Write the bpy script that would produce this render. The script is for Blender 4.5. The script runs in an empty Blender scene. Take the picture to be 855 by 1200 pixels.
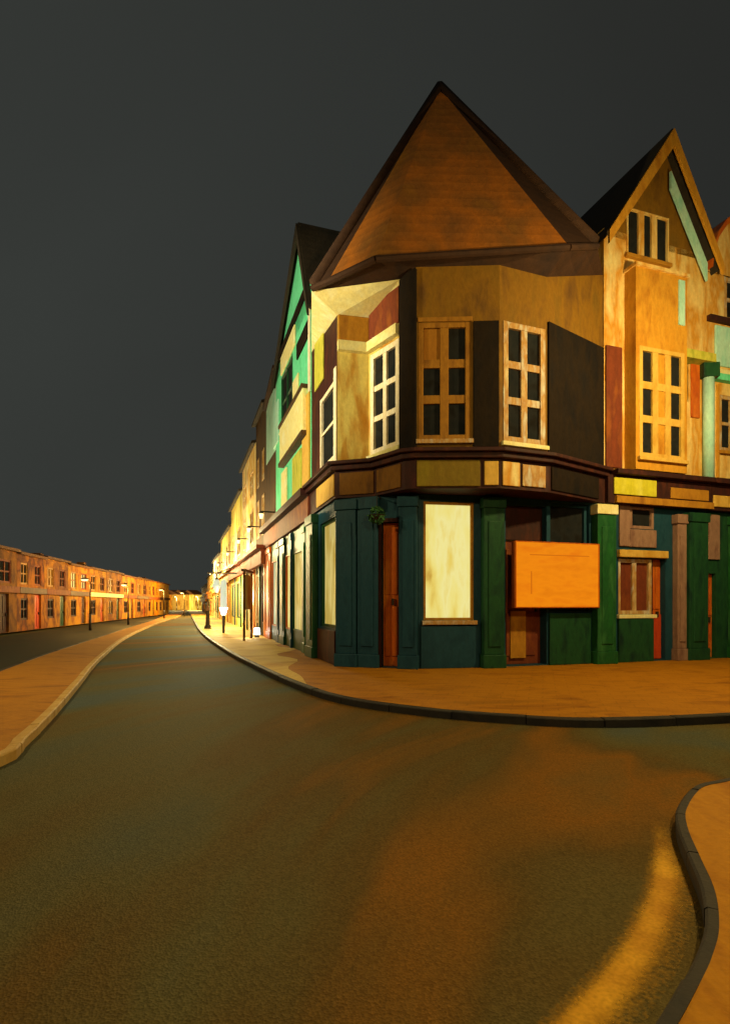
import bpy, bmesh, math, random
from mathutils import Vector
random.seed(7)
scene = bpy.context.scene
COL = scene.collection
# ---------------------------------------------------------------- camera constants (pavement top is z = 0, road is z = -0.1)
F, CX, H, EYE = 640.0, 427.5, 708.0, 1.35
ROAD = -0.10

def pt(px, Y):
    return Vector(((px - CX) / F * Y, Y))
def gp(px, py, z=0.0):                      # point of the ground seen at a direction
    Y = F * (EYE - z) / (py - H)
    return Vector(((px - CX) / F * Y, Y))
def zz(py, Y):
    return EYE + (H - py) / F * Y

# ---------------------------------------------------------------- materials
MATS = {}
def lin(c):
    return tuple((x / 12.92 if x <= 0.04045 else ((x + 0.055) / 1.055) ** 2.4) for x in c)
def mat(name, cols, scale=(1, 1, 1), nscale=2.0, rough=0.7, bump=0.25, fine=18.0, spread=0.22, distort=0.25, spec=0.14,
        tiles=None, metallic=0.0):
    """several pigments of the surface itself mixed by stretched noise, plus fine relief"""
    if name in MATS: return MATS[name]
    m = bpy.data.materials.new(name); m.use_nodes = True
    nt = m.node_tree; N = nt.nodes; L = nt.links
    b = N['Principled BSDF']
    g = N.new('ShaderNodeNewGeometry')
    mp = N.new('ShaderNodeMapping'); mp.inputs['Scale'].default_value = scale
    L.new(g.outputs['Position'], mp.inputs['Vector'])
    n = N.new('ShaderNodeTexNoise'); n.inputs['Scale'].default_value = nscale; n.inputs['Detail'].default_value = 3
    n.inputs['Roughness'].default_value = 0.5; n.inputs['Distortion'].default_value = distort
    L.new(mp.outputs['Vector'], n.inputs['Vector'])
    r = N.new('ShaderNodeValToRGB')
    k = len(cols)
    els = r.color_ramp.elements
    while len(els) < k: els.new(0.5)
    for i, c in enumerate(cols):
        els[i].position = 0.5 if k == 1 else 0.5 - spread + 2 * spread * i / (k - 1)
        els[i].color = (*c, 1)
    L.new(n.outputs['Fac'], r.inputs['Fac'])
    n2 = N.new('ShaderNodeTexNoise'); n2.inputs['Scale'].default_value = fine; n2.inputs['Detail'].default_value = 6
    n2.inputs['Roughness'].default_value = 0.7
    mpf = N.new('ShaderNodeMapping'); mpf.inputs['Scale'].default_value = (1, 1, .6)
    L.new(g.outputs['Position'], mpf.inputs['Vector']); L.new(mpf.outputs['Vector'], n2.inputs['Vector'])
    mx = N.new('ShaderNodeMix'); mx.data_type = 'RGBA'; mx.blend_type = 'MULTIPLY'
    mx.inputs[0].default_value = 0.45
    rr = N.new('ShaderNodeValToRGB'); rr.color_ramp.elements[0].position = 0.3; rr.color_ramp.elements[1].position = 0.68
    rr.color_ramp.elements[0].color = (0.55, 0.55, 0.55, 1); rr.color_ramp.elements[1].color = (1.12, 1.12, 1.12, 1)
    L.new(n2.outputs['Fac'], rr.inputs['Fac'])
    L.new(r.outputs['Color'], mx.inputs[6]); L.new(rr.outputs['Color'], mx.inputs[7])
    L.new(mx.outputs[2], b.inputs['Base Color'])
    b.inputs['Roughness'].default_value = rough
    b.inputs['Metallic'].default_value = metallic
    b.inputs['Specular IOR Level'].default_value = spec
    hsrc = n2.outputs['Fac']
    if tiles == 'roof':
        w = N.new('ShaderNodeTexWave'); w.wave_type = 'BANDS'; w.bands_direction = 'Z'; w.wave_profile = 'SAW'
        w.inputs['Scale'].default_value = 1.25; w.inputs['Distortion'].default_value = 0.5; w.inputs['Detail'].default_value = 2
        L.new(g.outputs['Position'], w.inputs['Vector'])
        ad = N.new('ShaderNodeMath'); ad.operation = 'ADD'
        L.new(w.outputs['Fac'], ad.inputs[0]); L.new(n2.outputs['Fac'], ad.inputs[1]); hsrc = ad.outputs[0]
        cr = N.new('ShaderNodeMapRange'); cr.inputs['To Min'].default_value = .86; cr.inputs['To Max'].default_value = 1.08; L.new(w.outputs['Fac'], cr.inputs['Value'])
        m3 = N.new('ShaderNodeMix'); m3.data_type = 'RGBA'; m3.blend_type = 'MULTIPLY'; m3.inputs[0].default_value = .8
        L.new(mx.outputs[2], m3.inputs[6]); L.new(cr.outputs[0], m3.inputs[7]); L.new(m3.outputs[2], b.inputs['Base Color'])
    if tiles == 'wheel':      # worn tracks swept along the path of turning wheels, and stone speckle
        sub = N.new('ShaderNodeVectorMath'); sub.operation = 'SUBTRACT'; sub.inputs[1].default_value = (9, 2, 0)
        L.new(g.outputs['Position'], sub.inputs[0])
        ln = N.new('ShaderNodeVectorMath'); ln.operation = 'LENGTH'; L.new(sub.outputs[0], ln.inputs[0])
        sp = N.new('ShaderNodeSeparateXYZ'); L.new(sub.outputs[0], sp.inputs[0])
        at = N.new('ShaderNodeMath'); at.operation = 'ARCTAN2'; L.new(sp.outputs['X'], at.inputs[0]); L.new(sp.outputs['Y'], at.inputs[1])
        m1 = N.new('ShaderNodeMath'); m1.operation = 'MULTIPLY'; m1.inputs[1].default_value = .55; L.new(ln.outputs['Value'], m1.inputs[0])
        m2 = N.new('ShaderNodeMath'); m2.operation = 'MULTIPLY'; m2.inputs[1].default_value = 1.5; L.new(at.outputs[0], m2.inputs[0])
        cx_ = N.new('ShaderNodeCombineXYZ'); L.new(m1.outputs[0], cx_.inputs['X']); L.new(m2.outputs[0], cx_.inputs['Y'])
        L.new(cx_.outputs[0], n.inputs['Vector']); n.inputs['Detail'].default_value = 5
        sw = N.new('ShaderNodeSeparateXYZ'); L.new(g.outputs['Position'], sw.inputs[0])        # cool skylight greying the left is put into the colour, rustier right
        mr = N.new('ShaderNodeMapRange'); mr.inputs['From Min'].default_value = -1.6; mr.inputs['From Max'].default_value = .6
        mr.inputs['To Min'].default_value = -.06; mr.inputs['To Max'].default_value = .03; L.new(sw.outputs['X'], mr.inputs['Value'])
        ab = N.new('ShaderNodeMath'); ab.operation = 'ADD'; L.new(n.outputs['Fac'], ab.inputs[0]); L.new(mr.outputs[0], ab.inputs[1])
        L.new(ab.outputs[0], r.inputs['Fac'])
        vo = N.new('ShaderNodeTexVoronoi'); vo.inputs['Scale'].default_value = 95; L.new(g.outputs['Position'], vo.inputs['Vector'])
        vr = N.new('ShaderNodeSeparateColor'); L.new(vo.outputs['Color'], vr.inputs[0])
        vm = N.new('ShaderNodeMapRange'); vm.inputs['To Min'].default_value = .8; vm.inputs['To Max'].default_value = 1.2; L.new(vr.outputs[0], vm.inputs['Value'])
        m3 = N.new('ShaderNodeMix'); m3.data_type = 'RGBA'; m3.blend_type = 'MULTIPLY'; m3.inputs[0].default_value = 1
        L.new(mx.outputs[2], m3.inputs[6]); L.new(vm.outputs[0], m3.inputs[7]); L.new(m3.outputs[2], b.inputs['Base Color'])
        ad = N.new('ShaderNodeMath'); ad.operation = 'ADD'; L.new(vo.outputs['Distance'], ad.inputs[0]); L.new(n2.outputs['Fac'], ad.inputs[1]); hsrc = ad.outputs[0]
    if tiles == 'slab':
        mp2 = N.new('ShaderNodeMapping'); mp2.inputs['Rotation'].default_value = (0, 0, math.radians(18))
        L.new(g.outputs['Position'], mp2.inputs['Vector'])
        w = N.new('ShaderNodeTexBrick'); w.inputs['Scale'].default_value = 1.3; w.inputs['Mortar Size'].default_value = 0.012
        w.inputs['Color1'].default_value = (1, 1, 1, 1); w.inputs['Color2'].default_value = (.8, .8, .8, 1); w.inputs['Mortar'].default_value = (.35, .35, .35, 1)
        L.new(mp2.outputs['Vector'], w.inputs['Vector'])
        m3 = N.new('ShaderNodeMix'); m3.data_type = 'RGBA'; m3.blend_type = 'MULTIPLY'; m3.inputs[0].default_value = 0.28
        L.new(mx.outputs[2], m3.inputs[6]); L.new(w.outputs['Color'], m3.inputs[7]); L.new(m3.outputs[2], b.inputs['Base Color'])
    bp = N.new('ShaderNodeBump'); bp.inputs['Strength'].default_value = bump; bp.inputs['Distance'].default_value = 0.03
    L.new(hsrc, bp.inputs['Height']); L.new(bp.outputs['Normal'], b.inputs['Normal'])
    MATS[name] = m
    return m
def glow(name, cols, strength, scale=(1, 1, 0.5), nscale=2.5):
    m = bpy.data.materials.new(name); m.use_nodes = True
    nt = m.node_tree; N = nt.nodes; L = nt.links
    b = N['Principled BSDF']
    g = N.new('ShaderNodeNewGeometry'); mp = N.new('ShaderNodeMapping'); mp.inputs['Scale'].default_value = scale
    L.new(g.outputs['Position'], mp.inputs['Vector'])
    n = N.new('ShaderNodeTexNoise'); n.inputs['Scale'].default_value = nscale; n.inputs['Detail'].default_value = 5
    n.inputs['Distortion'].default_value = 0.15
    L.new(mp.outputs['Vector'], n.inputs['Vector'])
    r = N.new('ShaderNodeValToRGB'); els = r.color_ramp.elements
    while len(els) < len(cols): els.new(0.5)
    for i, c in enumerate(cols):
        els[i].position = 0.3 + 0.4 * i / max(1, len(cols) - 1); els[i].color = (*c, 1)
    L.new(n.outputs['Fac'], r.inputs['Fac'])
    b.inputs['Base Color'].default_value = (0.012, 0.012, 0.012, 1)
    b.inputs['Roughness'].default_value = 0.4; b.inputs['Specular IOR Level'].default_value = 0.08
    L.new(r.outputs['Color'], b.inputs['Emission Color']); b.inputs['Emission Strength'].default_value = strength
    MATS[name] = m
    return m
V = (2.2, 2.2, 0.75)         # brush-like vertical weathering
M = {}
M['asphalt'] = mat('asphalt', [(.062, .082, .076), (.078, .080, .046), (.092, .078, .030), (.096, .062, .018), (.175, .078, .012), (.110, .074, .022)], (1, .6, 1), .9, .8, .35, 55, .19, .6, .03, tiles='wheel')
M['side_asphalt'] = mat('side_asphalt', [(.016, .022, .014), (.024, .022, .011), (.013, .016, .013)], (1, 1, 1), .3, .75, .3, 30)
M['paving'] = mat('ochre_paving', [(.29, .112, .003), (.39, .155, .004), (.23, .078, .002)], (1, 2.2, 1), .9, .75, .25, 26, .22, 1.0, tiles='slab')
M['pale_paving'] = mat('lamplit_paving', [(.46, .27, .05), (.60, .40, .09), (.38, .19, .02)], (1, 1, 1), .8, .75, .25, 26, tiles='slab')  # paler paving colour carrying the lamplight on the far pavement
M['near_paving'] = mat('near_paving', [(.34, .135, .003), (.41, .175, .005), (.29, .105, .002)], (2.2, .8, 1), 1.6, .7, .35, 26, .2, 1.3)
M['kerb_dark'] = mat('slate_kerb', [(.022, .021, .022), (.032, .027, .023), (.017, .017, .020)], (1, 1, 1), 3, .6, .3, 22)
M['kerb_pale'] = mat('pale_kerb', [(.52, .34, .11), (.42, .24, .06), (.58, .42, .16)], (1, 1, 1), 2.2, .7, .3, 22)
M['yellow'] = mat('mottled_yellow', [(.06, .05, .025), (.34, .17, .014), (.44, .23, .016), (.20, .10, .016), (.40, .22, .02)], (1, 1, 1), 5, .65, .3, 30, .2)
M['teal_dark'] = mat('dark_teal_paint', [(.010, .050, .085), (.015, .060, .095), (.009, .040, .070)], V, 2.2, .5, .2, 16)
M['green_dark'] = mat('bottle_green_paint', [(.010, .045, .026), (.016, .075, .030), (.008, .030, .024)], V, 2.0, .45, .2, 16)
M['green'] = mat('mid_green_paint', [(.020, .13, .030), (.014, .085, .026), (.04, .16, .05)], V, 2.0, .45, .2, 16)
M['maroon'] = mat('maroon_paint', [(.060, .016, .014), (.035, .014, .013), (.085, .024, .014)], V, 1.8, .6, .2, 14)
M['black_wall'] = mat('dark_and_shaded_wall', [(.016, .014, .014), (.022, .016, .012), (.013, .012, .013)], V, 1.2, .75, .25, 14, spec=0.0)  # near-black walls; shade on the right upper wall is in this colour
M['brown'] = mat('brown_render', [(.13, .062, .014), (.19, .085, .014), (.10, .045, .014)], V, 1.6, .7, .3, 14)
M['ochre'] = mat('ochre_render', [(.36, .16, .018), (.46, .22, .022), (.27, .11, .016)], V, 1.6, .7, .3, 14)
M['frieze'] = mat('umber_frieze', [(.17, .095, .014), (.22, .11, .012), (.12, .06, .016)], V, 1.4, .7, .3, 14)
M['olive'] = mat('olive_signboard', [(.22, .17, .012), (.18, .12, .012), (.26, .19, .02)], V, 1.4, .6, .2, 14)
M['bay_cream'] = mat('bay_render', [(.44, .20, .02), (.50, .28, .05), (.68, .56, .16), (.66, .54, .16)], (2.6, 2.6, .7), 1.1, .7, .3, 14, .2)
M['cream'] = mat('cream_paint', [(.78, .76, .42), (.76, .68, .30), (.80, .80, .54)], (1.4, 1.4, 1.4), 1.8, .6, .2, 16)
M['white'] = mat('white_paint', [(.82, .80, .70), (.76, .66, .46), (.84, .83, .78)], V, 2.6, .55, .2, 16)
M['pale_frame'] = mat('weathered_cream_frame', [(.60, .48, .26), (.42, .22, .06), (.58, .58, .50)], V, 3.2, .6, .2, 16)
M['brown_frame'] = mat('ochre_frame', [(.27, .12, .016), (.34, .16, .02), (.20, .085, .014)], V, 2.4, .6, .2, 16)
M['gable_cream'] = mat('apricot_render', [(.66, .34, .06), (.78, .58, .22), (.58, .27, .03), (.76, .64, .30)], (2.2, 2.2, .7), 1.0, .7, .3, 14, .2)
M['gable_ochre'] = mat('amber_render', [(.50, .22, .016), (.60, .30, .03), (.40, .16, .014)], V, 1.5, .7, .3, 14)
M['yellow_render'] = mat('yellow_render', [(.60, .36, .06), (.66, .42, .09), (.52, .28, .035)], V, 1.5, .7, .3, 14)
M['mint'] = mat('mint_paint', [(.10, .68, .36), (.16, .74, .46), (.08, .58, .28)], V, 1.4, .6, .25, 14)
M['mint_pale'] = mat('pale_mint_paint', [(.34, .72, .66), (.46, .76, .68), (.26, .64, .56)], V, 1.4, .6, .25, 14)
M['roof'] = mat('orange_clay_tiles', [(.22, .092, .026), (.40, .135, .018), (.24, .10, .024), (.36, .16, .020)], (1.2, 1.2, .8), .7, .75, .45, 12, .24, .3, tiles='roof')
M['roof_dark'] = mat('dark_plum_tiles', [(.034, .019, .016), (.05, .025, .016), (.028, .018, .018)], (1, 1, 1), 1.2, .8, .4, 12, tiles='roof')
M['roof_night'] = mat('blackish_slates', [(.030, .026, .022), (.040, .032, .024), (.024, .024, .022)], (1, 1, 1), 1.2, .85, .4, 12, tiles='roof')
M['barge'] = mat('umber_bargeboard', [(.11, .050, .026), (.14, .06, .02), (.09, .04, .03)], (2, 2, 2), 1.6, .75, .3, 14)
M['red_brown'] = mat('oxblood_render', [(.20, .045, .016), (.15, .035, .016), (.26, .075, .016)], V, 1.8, .7, .3, 14)
M['orange_door'] = mat('orange_door_paint', [(.58, .14, .012), (.46, .09, .012), (.66, .20, .02)], V, 1.6, .45, .2, 14)
M['red_door'] = mat('red_door_paint', [(.40, .035, .016), (.50, .06, .016), (.30, .024, .016)], V, 1.6, .45, .2, 14)
M['mauve'] = mat('mauve_stone', [(.24, .135, .10), (.30, .18, .13), (.18, .09, .07)], V, 2.0, .7, .3, 14)
M['lime'] = mat('lime_signboard', [(.62, .60, .04), (.56, .52, .03), (.68, .66, .10)], V, 1.6, .6, .2, 14)
M['pane'] = mat('dark_glass', [(.012, .015, .018), (.020, .022, .024), (.014, .013, .012)], (1, 1, 1), 3, .6, .02, 4, .2, .5, .0)
M['metal'] = mat('dark_iron', [(.03, .024, .02), (.045, .03, .02)], (1, 1, 1), 6, .5, .1, 20)
M['rust'] = mat('rusty_steel', [(.16, .075, .03), (.10, .045, .02), (.20, .11, .05)], (1, 1, 1), 5, .6, .15, 20)
M['lime_strip'] = mat('chartreuse_paint', [(.40, .42, .04), (.55, .52, .08), (.25, .30, .03)], V, 2, .6, .2, 14)
M['leaf'] = mat('basket_leaves', [(.02, .10, .03), (.05, .15, .05), (.015, .06, .02)], (6, 6, 6), 2, .6, .2, 20)
M['blind'] = mat('amber_blind', [(.34, .15, .016), (.28, .11, .014)], V, 2, .7, .1, 14)
# sketchy far fronts
M['far_dark'] = mat('shaded_dark_render', [(.050, .028, .020), (.085, .045, .016), (.035, .022, .02)], V, 1.2, .8, .3, 14)  # dark fronts; the narrow house's wall shadow is put into this colour
M['far_mixed'] = mat('patchy_render', [(.34, .28, .16), (.76, .66, .34), (.66, .36, .05), (.80, .74, .44), (.36, .10, .05)], (1.6, 1.6, .55), .8, .75, .3, 10, .2)
M['far_yellow'] = mat('primrose_render', [(.72, .64, .06), (.80, .74, .24), (.50, .36, .06), (.76, .52, .06)], (1.6, 1.6, .5), .7, .75, .3, 10, .2)
M['far_white'] = mat('chalky_render', [(.74, .68, .42), (.62, .56, .28), (.5, .60, .34), (.78, .72, .54)], (1.4, 1.4, .4), .6, .75, .3, 8, .2)
for i, cs in enumerate([[(.20, .055, .006), (.30, .10, .005), (.08, .022, .012), (.26, .070, .004)],
                        [(.17, .065, .008), (.09, .032, .010), (.22, .08, .006), (.06, .022, .012)],
                        [(.36, .15, .008), (.46, .21, .008), (.24, .075, .010), (.40, .19, .01)],
                        [(.28, .085, .005), (.13, .035, .012), (.36, .14, .006), (.09, .026, .012)],
                        [(.36, .21, .04), (.46, .30, .07), (.28, .13, .02)]]):
    M['brick%d' % i] = mat(['russet_brick', 'umber_brick', 'amber_brick', 'rust_brick', 'straw_render'][i], cs, (.8, .8, .7), 1.1, .8, .35, 12, .2)
M['win_cream'] = glow('lit_cream_window', [(.62, .36, .05), (.90, .68, .14), (.96, .82, .24), (.98, .88, .34), (.90, .68, .14)], .88, (1.8, 1.8, .5), 1.5)
M['win_cream2'] = glow('lit_straw_window', [(.50, .36, .06), (.88, .70, .22), (.60, .40, .06), (.90, .78, .34)], .74, (1.5, 1.5, .3), 2.0)
M['win_amber'] = glow('lit_amber_window', [(.62, .20, .015), (.80, .34, .03), (.50, .14, .012)], .55, (1.5, 1.5, .3), 2.0)
M['win_mint'] = glow('lit_pale_green_window', [(.50, .60, .30), (.62, .70, .42), (.40, .44, .16)], .7, (1.5, 1.5, .3), 2.0)
M['sign'] = glow('lit_orange_sign', [(.80, .20, .002), (.90, .25, .003), (.82, .19, .002)], .95, (1, 1, 3), 1.6)
M['sign_mark'] = glow('faded_sign_mark', [(.66, .15, .003), (.72, .17, .003)], .9)
M['lamp'] = glow('lamp_lens', [(1, .70, .28), (1, .78, .38)], 2.6)
M['lamp_white'] = glow('white_lamp_lens', [(.95, 1, .85), (1, 1, .95)], 9.0)
M['lit_panel'] = glow('lit_pale_panel', [(.70, .78, .46), (.86, .86, .62), (.6, .66, .34)], .9, (2, 2, .6), 2.4)

# ---------------------------------------------------------------- mesh helpers
def wloc(o):
    v = Vector((0, 0, 0))
    while o is not None:
        v += o.location; o = o.parent
    return v
class MB:
    def __init__(s): s.v = []; s.f = []
    def poly(s, pts):
        i = len(s.v); s.v += [tuple(p) for p in pts]; s.f.append(tuple(range(i, i + len(pts))))
    def hexa(s, p):        # p: 4 bottom + 4 top
        i = len(s.v); s.v += [tuple(q) for q in p]
        for f in ((3, 2, 1, 0), (4, 5, 6, 7), (0, 1, 5, 4), (1, 2, 6, 5), (2, 3, 7, 6), (3, 0, 4, 7)):
            s.f.append(tuple(i + k for k in f))
    def box(s, x0, x1, y0, y1, z0, z1):
        s.hexa([(x0, y0, z0), (x1, y0, z0), (x1, y1, z0), (x0, y1, z0), (x0, y0, z1), (x1, y0, z1), (x1, y1, z1), (x0, y1, z1)])
    def prism(s, pts, z0, z1):
        n = len(pts); i = len(s.v)
        zt = z1 if isinstance(z1, (list, tuple)) else [z1] * n
        s.v += [(p[0], p[1], z0) for p in pts] + [(p[0], p[1], t) for p, t in zip(pts, zt)]
        s.f.append(tuple(i + k for k in reversed(range(n)))); s.f.append(tuple(i + n + k for k in range(n)))
        for k in range(n):
            j = (k + 1) % n; s.f.append((i + k, i + j, i + n + j, i + n + k))
    def tube(s, a, b, r0, r1=None, n=12):
        r1 = r0 if r1 is None else r1
        a, b = Vector(a), Vector(b); d = (b - a).normalized()
        u = d.orthogonal().normalized(); w = d.cross(u); i = len(s.v)
        for c, r in ((a, r0), (b, r1)):
            for k in range(n):
                t = 2 * math.pi * k / n; s.v.append(tuple(c + r * (math.cos(t) * u + math.sin(t) * w)))
        for k in range(n):
            j = (k + 1) % n; s.f.append((i + k, i + j, i + n + j, i + n + k))
        s.f.append(tuple(i + k for k in reversed(range(n)))); s.f.append(tuple(i + n + k for k in range(n)))
    def build(s, name, m, parent=None, bevel=0.0, smooth=False):
        o_ = wloc(parent) if parent else Vector((0, 0, 0))
        me = bpy.data.meshes.new(name)
        me.from_pydata([(x - o_.x, y - o_.y, z - o_.z) for x, y, z in s.v], [], s.f)
        bm = bmesh.new(); bm.from_mesh(me)
        bmesh.ops.remove_doubles(bm, verts=bm.verts, dist=1e-5)
        bmesh.ops.recalc_face_normals(bm, faces=bm.faces); bm.to_mesh(me); bm.free()
        me.materials.append(m)
        if smooth:
            for p in me.polygons: p.use_smooth = True
        o = bpy.data.objects.new(name, me); COL.objects.link(o)
        if parent: o.parent = parent
        if bevel:
            b = o.modifiers.new('bevel', 'BEVEL'); b.width = bevel; b.segments = 2; b.limit_method = 'ANGLE'
        return o
def thing(name, label, cat, loc, group=None):
    o = bpy.data.objects.new(name, None); COL.objects.link(o); o.location = loc
    o.empty_display_size = .3
    o['label'] = label; o['category'] = cat
    if group: o['group'] = group
    return o
def struct(o):
    o['kind'] = 'structure'; return o

class Facet:
    """a vertical wall plane from p0 (left, as seen from the street) to p1; s along it, d outwards"""
    def __init__(s, p0, p1):
        s.p0, s.p1 = Vector(p0), Vector(p1); e = s.p1 - s.p0
        s.L = e.length; s.d = e / s.L; s.n = Vector((s.d.y, -s.d.x))
    def P(s, t, d, z):
        q = s.p0 + s.d * t + s.n * d; return Vector((q.x, q.y, z))
    def s_of(s, px):
        k = (px - CX) / F
        return (k * s.p0.y - s.p0.x) / (s.d.x - k * s.d.y)
    def Y_of(s, t): return s.p0.y + s.d.y * t
    def rect(s, x0, x1, y0, y1):
        a, b = s.s_of(x0), s.s_of(x1); Y = s.Y_of((a + b) / 2)
        return a, b, zz(y1, Y), zz(y0, Y)
    def box(s, mb, s0, s1, z0, z1, d0, d1):
        mb.hexa([s.P(s0, d1, z0), s.P(s1, d1, z0), s.P(s1, d0, z0), s.P(s0, d0, z0),
                 s.P(s0, d1, z1), s.P(s1, d1, z1), s.P(s1, d0, z1), s.P(s0, d0, z1)])
    def wall(s, mb, s0, s1, z0, z1, holes=(), dep=.2, d=0.0):
        ss = sorted({s0, s1, *[min(max(h[0], s0), s1) for h in holes], *[min(max(h[1], s0), s1) for h in holes]})
        zs = sorted({z0, z1, *[min(max(h[2], z0), z1) for h in holes], *[min(max(h[3], z0), z1) for h in holes]})
        for a, b in zip(ss, ss[1:]):
            for c, e in zip(zs, zs[1:]):
                mx, mz = (a + b) / 2, (c + e) / 2
                if any(h[0] < mx < h[1] and h[2] < mz < h[3] for h in holes): continue
                mb.poly([s.P(a, d, c), s.P(b, d, c), s.P(b, d, e), s.P(a, d, e)])
        for a, b, c, e in holes:
            q = [(a, c), (b, c), (b, e), (a, e)]
            for i in range(4):
                (s1_, z1_), (s2_, z2_) = q[i], q[(i + 1) % 4]
                mb.poly([s.P(s1_, d, z1_), s.P(s2_, d, z2_), s.P(s2_, d - dep, z2_), s.P(s1_, d - dep, z1_)])

def window(par, fc, r, cols, rows, fm, pm, dep=.14, bw=.07, sill=None, blind=(), edge=None, d=0.0, blind_mat=None):
    a, b, c, e = r; edge = edge or bw * 1.2
    fr = MB(); t = d - dep
    fc.box(fr, a, a + edge, c, e, t - .04, t + .075); fc.box(fr, b - edge, b, c, e, t - .04, t + .075)
    fc.box(fr, a + edge, b - edge, c, c + edge, t - .04, t + .07); fc.box(fr, a + edge, b - edge, e - edge, e, t - .04, t + .07)
    ia, ib, ic, ie = a + edge, b - edge, c + edge, e - edge
    for k in range(1, cols):
        x = ia + (ib - ia) * k / cols; fc.box(fr, x - bw / 2, x + bw / 2, ic, ie, t - .03, t + .062)
    for k in range(1, rows):
        z = ic + (ie - ic) * k / rows; fc.box(fr, ia, ib, z - bw / 2, z + bw / 2, t - .03, t + .055)
    w = fr.build('window', fm, par, .006)
    p = MB(); fc.box(p, a + .01, b - .01, c + .01, e - .01, t - .035, t + .01); p.build('pane', pm, w)
    for (ci, ri) in blind:
        bb = MB(); fc.box(bb, ia + (ib - ia) * ci / cols + .01, ia + (ib - ia) * (ci + 1) / cols - .01, ic + (ie - ic) * ri / rows + .01, ic + (ie - ic) * (ri + 1) / rows - .01, t + .012, t + .03)
        bb.build('blind', blind_mat or M['blind'], w)
    if sill:
        sb = MB(); fc.box(sb, a - .05, b + .05, c - .09, c - .003, t, d + .09); sb.build('sill', sill, w, .01)
    return w
def door(par, fc, r, m, dep=.12, d=0.0, lower=None, frame=None, panel=True):
    a, b, c, e = r; t = d - dep; mb = MB()
    fc.box(mb, a + .01, b - .01, c, e, t - .05, t)
    o = None
    if panel:
        w, h = b - a, e - c
        for (x0, x1) in ((.14, .46), (.54, .86)):
            for (y0, y1) in ((.07, .42), (.5, .93)):
                fc.box(mb, a + w * x0, a + w * x1, c + h * y0, c + h * y1, t - .01, t + .025)
    o = mb.build('door', m, par, .008)
    hb = MB(); hz = c + (e - c) * .45
    fc.box(hb, b - .16, b - .12, hz - .07, hz + .07, t, t + .06); hb.build('handle', M['metal'], o)
    if lower:
        lb = MB(); fc.box(lb, a + .03, b - .03, c + .02, c + (e - c) * .45, t + .027, t + .04); lb.build('kick_panel', lower, o)
    if frame:
        fb = MB(); k = .08
        fc.box(fb, a - k, a, c, e + k, t, d + .05); fc.box(fb, b, b + k, c, e + k, t, d + .05); fc.box(fb, a, b, e, e + k, t, d + .045)
        fb.build('door_frame', frame, o)
    return o
def slab(par, name, fc, r, m, d0, d1, bevel=.012, lab=None):
    mb = MB(); fc.box(mb, r[0], r[1], r[2], r[3], d0, d1); o = mb.build(name, m, par, bevel)
    if lab: o['label'] = lab
    return o
def pilaster(par, fc, r, m, d0=0.0, d1=.22, cap=None, base=True):
    a, b, c, e = r; mb = MB(); w = b - a
    fc.box(mb, a, b, c + .28, e - .22, d0, d1)
    fc.box(mb, a + w * .2, b - w * .2, c + .45, e - .5, d1 - .01, d1 + .025)
    if base: fc.box(mb, a - .03, b + .03, c, c + .28, d0, d1 + .03)
    if not cap: fc.box(mb, a - .03, b + .03, e - .22, e, d0, d1 + .035)
    o = mb.build('pilaster', m, par, .012)
    if cap:
        cb = MB(); fc.box(cb, a - .03, b + .03, e - .22, e, d0, d1 + .035); cb.build('capital', cap, o, .012)
    return o

# ================================================================= SETTING
mb = MB(); mb.poly([(-400, -40, ROAD), (400, -40, ROAD), (400, 500, ROAD), (-400, 500, ROAD)])
struct(mb.build('road', M['asphalt']))

def smooth_line(pts, n=8):
    out = []
    P = [pts[0]] + list(pts) + [pts[-1]]
    for i in range(1, len(P) - 2):
        for k in range(n):
            t = k / n; a, b, c, d = P[i - 1], P[i], P[i + 1], P[i + 2]
            out.append(.5 * ((2 * b) + (c - a) * t + (2 * a - 5 * b + 4 * c - d) * t * t + (3 * b - a - 3 * c + d) * t ** 3))
    out.append(P[-2]); return out
def resample(line, step):
    out = [line[0].copy()]; acc = 0.0
    for a, b in zip(line, line[1:]):
        L_ = (b - a).length
        if L_ < 1e-6: continue
        t = step - acc
        while t <= L_: out.append(a + (b - a) * (t / L_)); t += step
        acc = (acc + L_) % step
    out.append(line[-1].copy()); return out
def normals(line):
    n = len(line); out = []
    for i in range(n):
        t = (line[min(i + 1, n - 1)] - line[max(i - 1, 0)]).normalized(); out.append(Vector((-t.y, t.x)))
    return out
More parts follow.
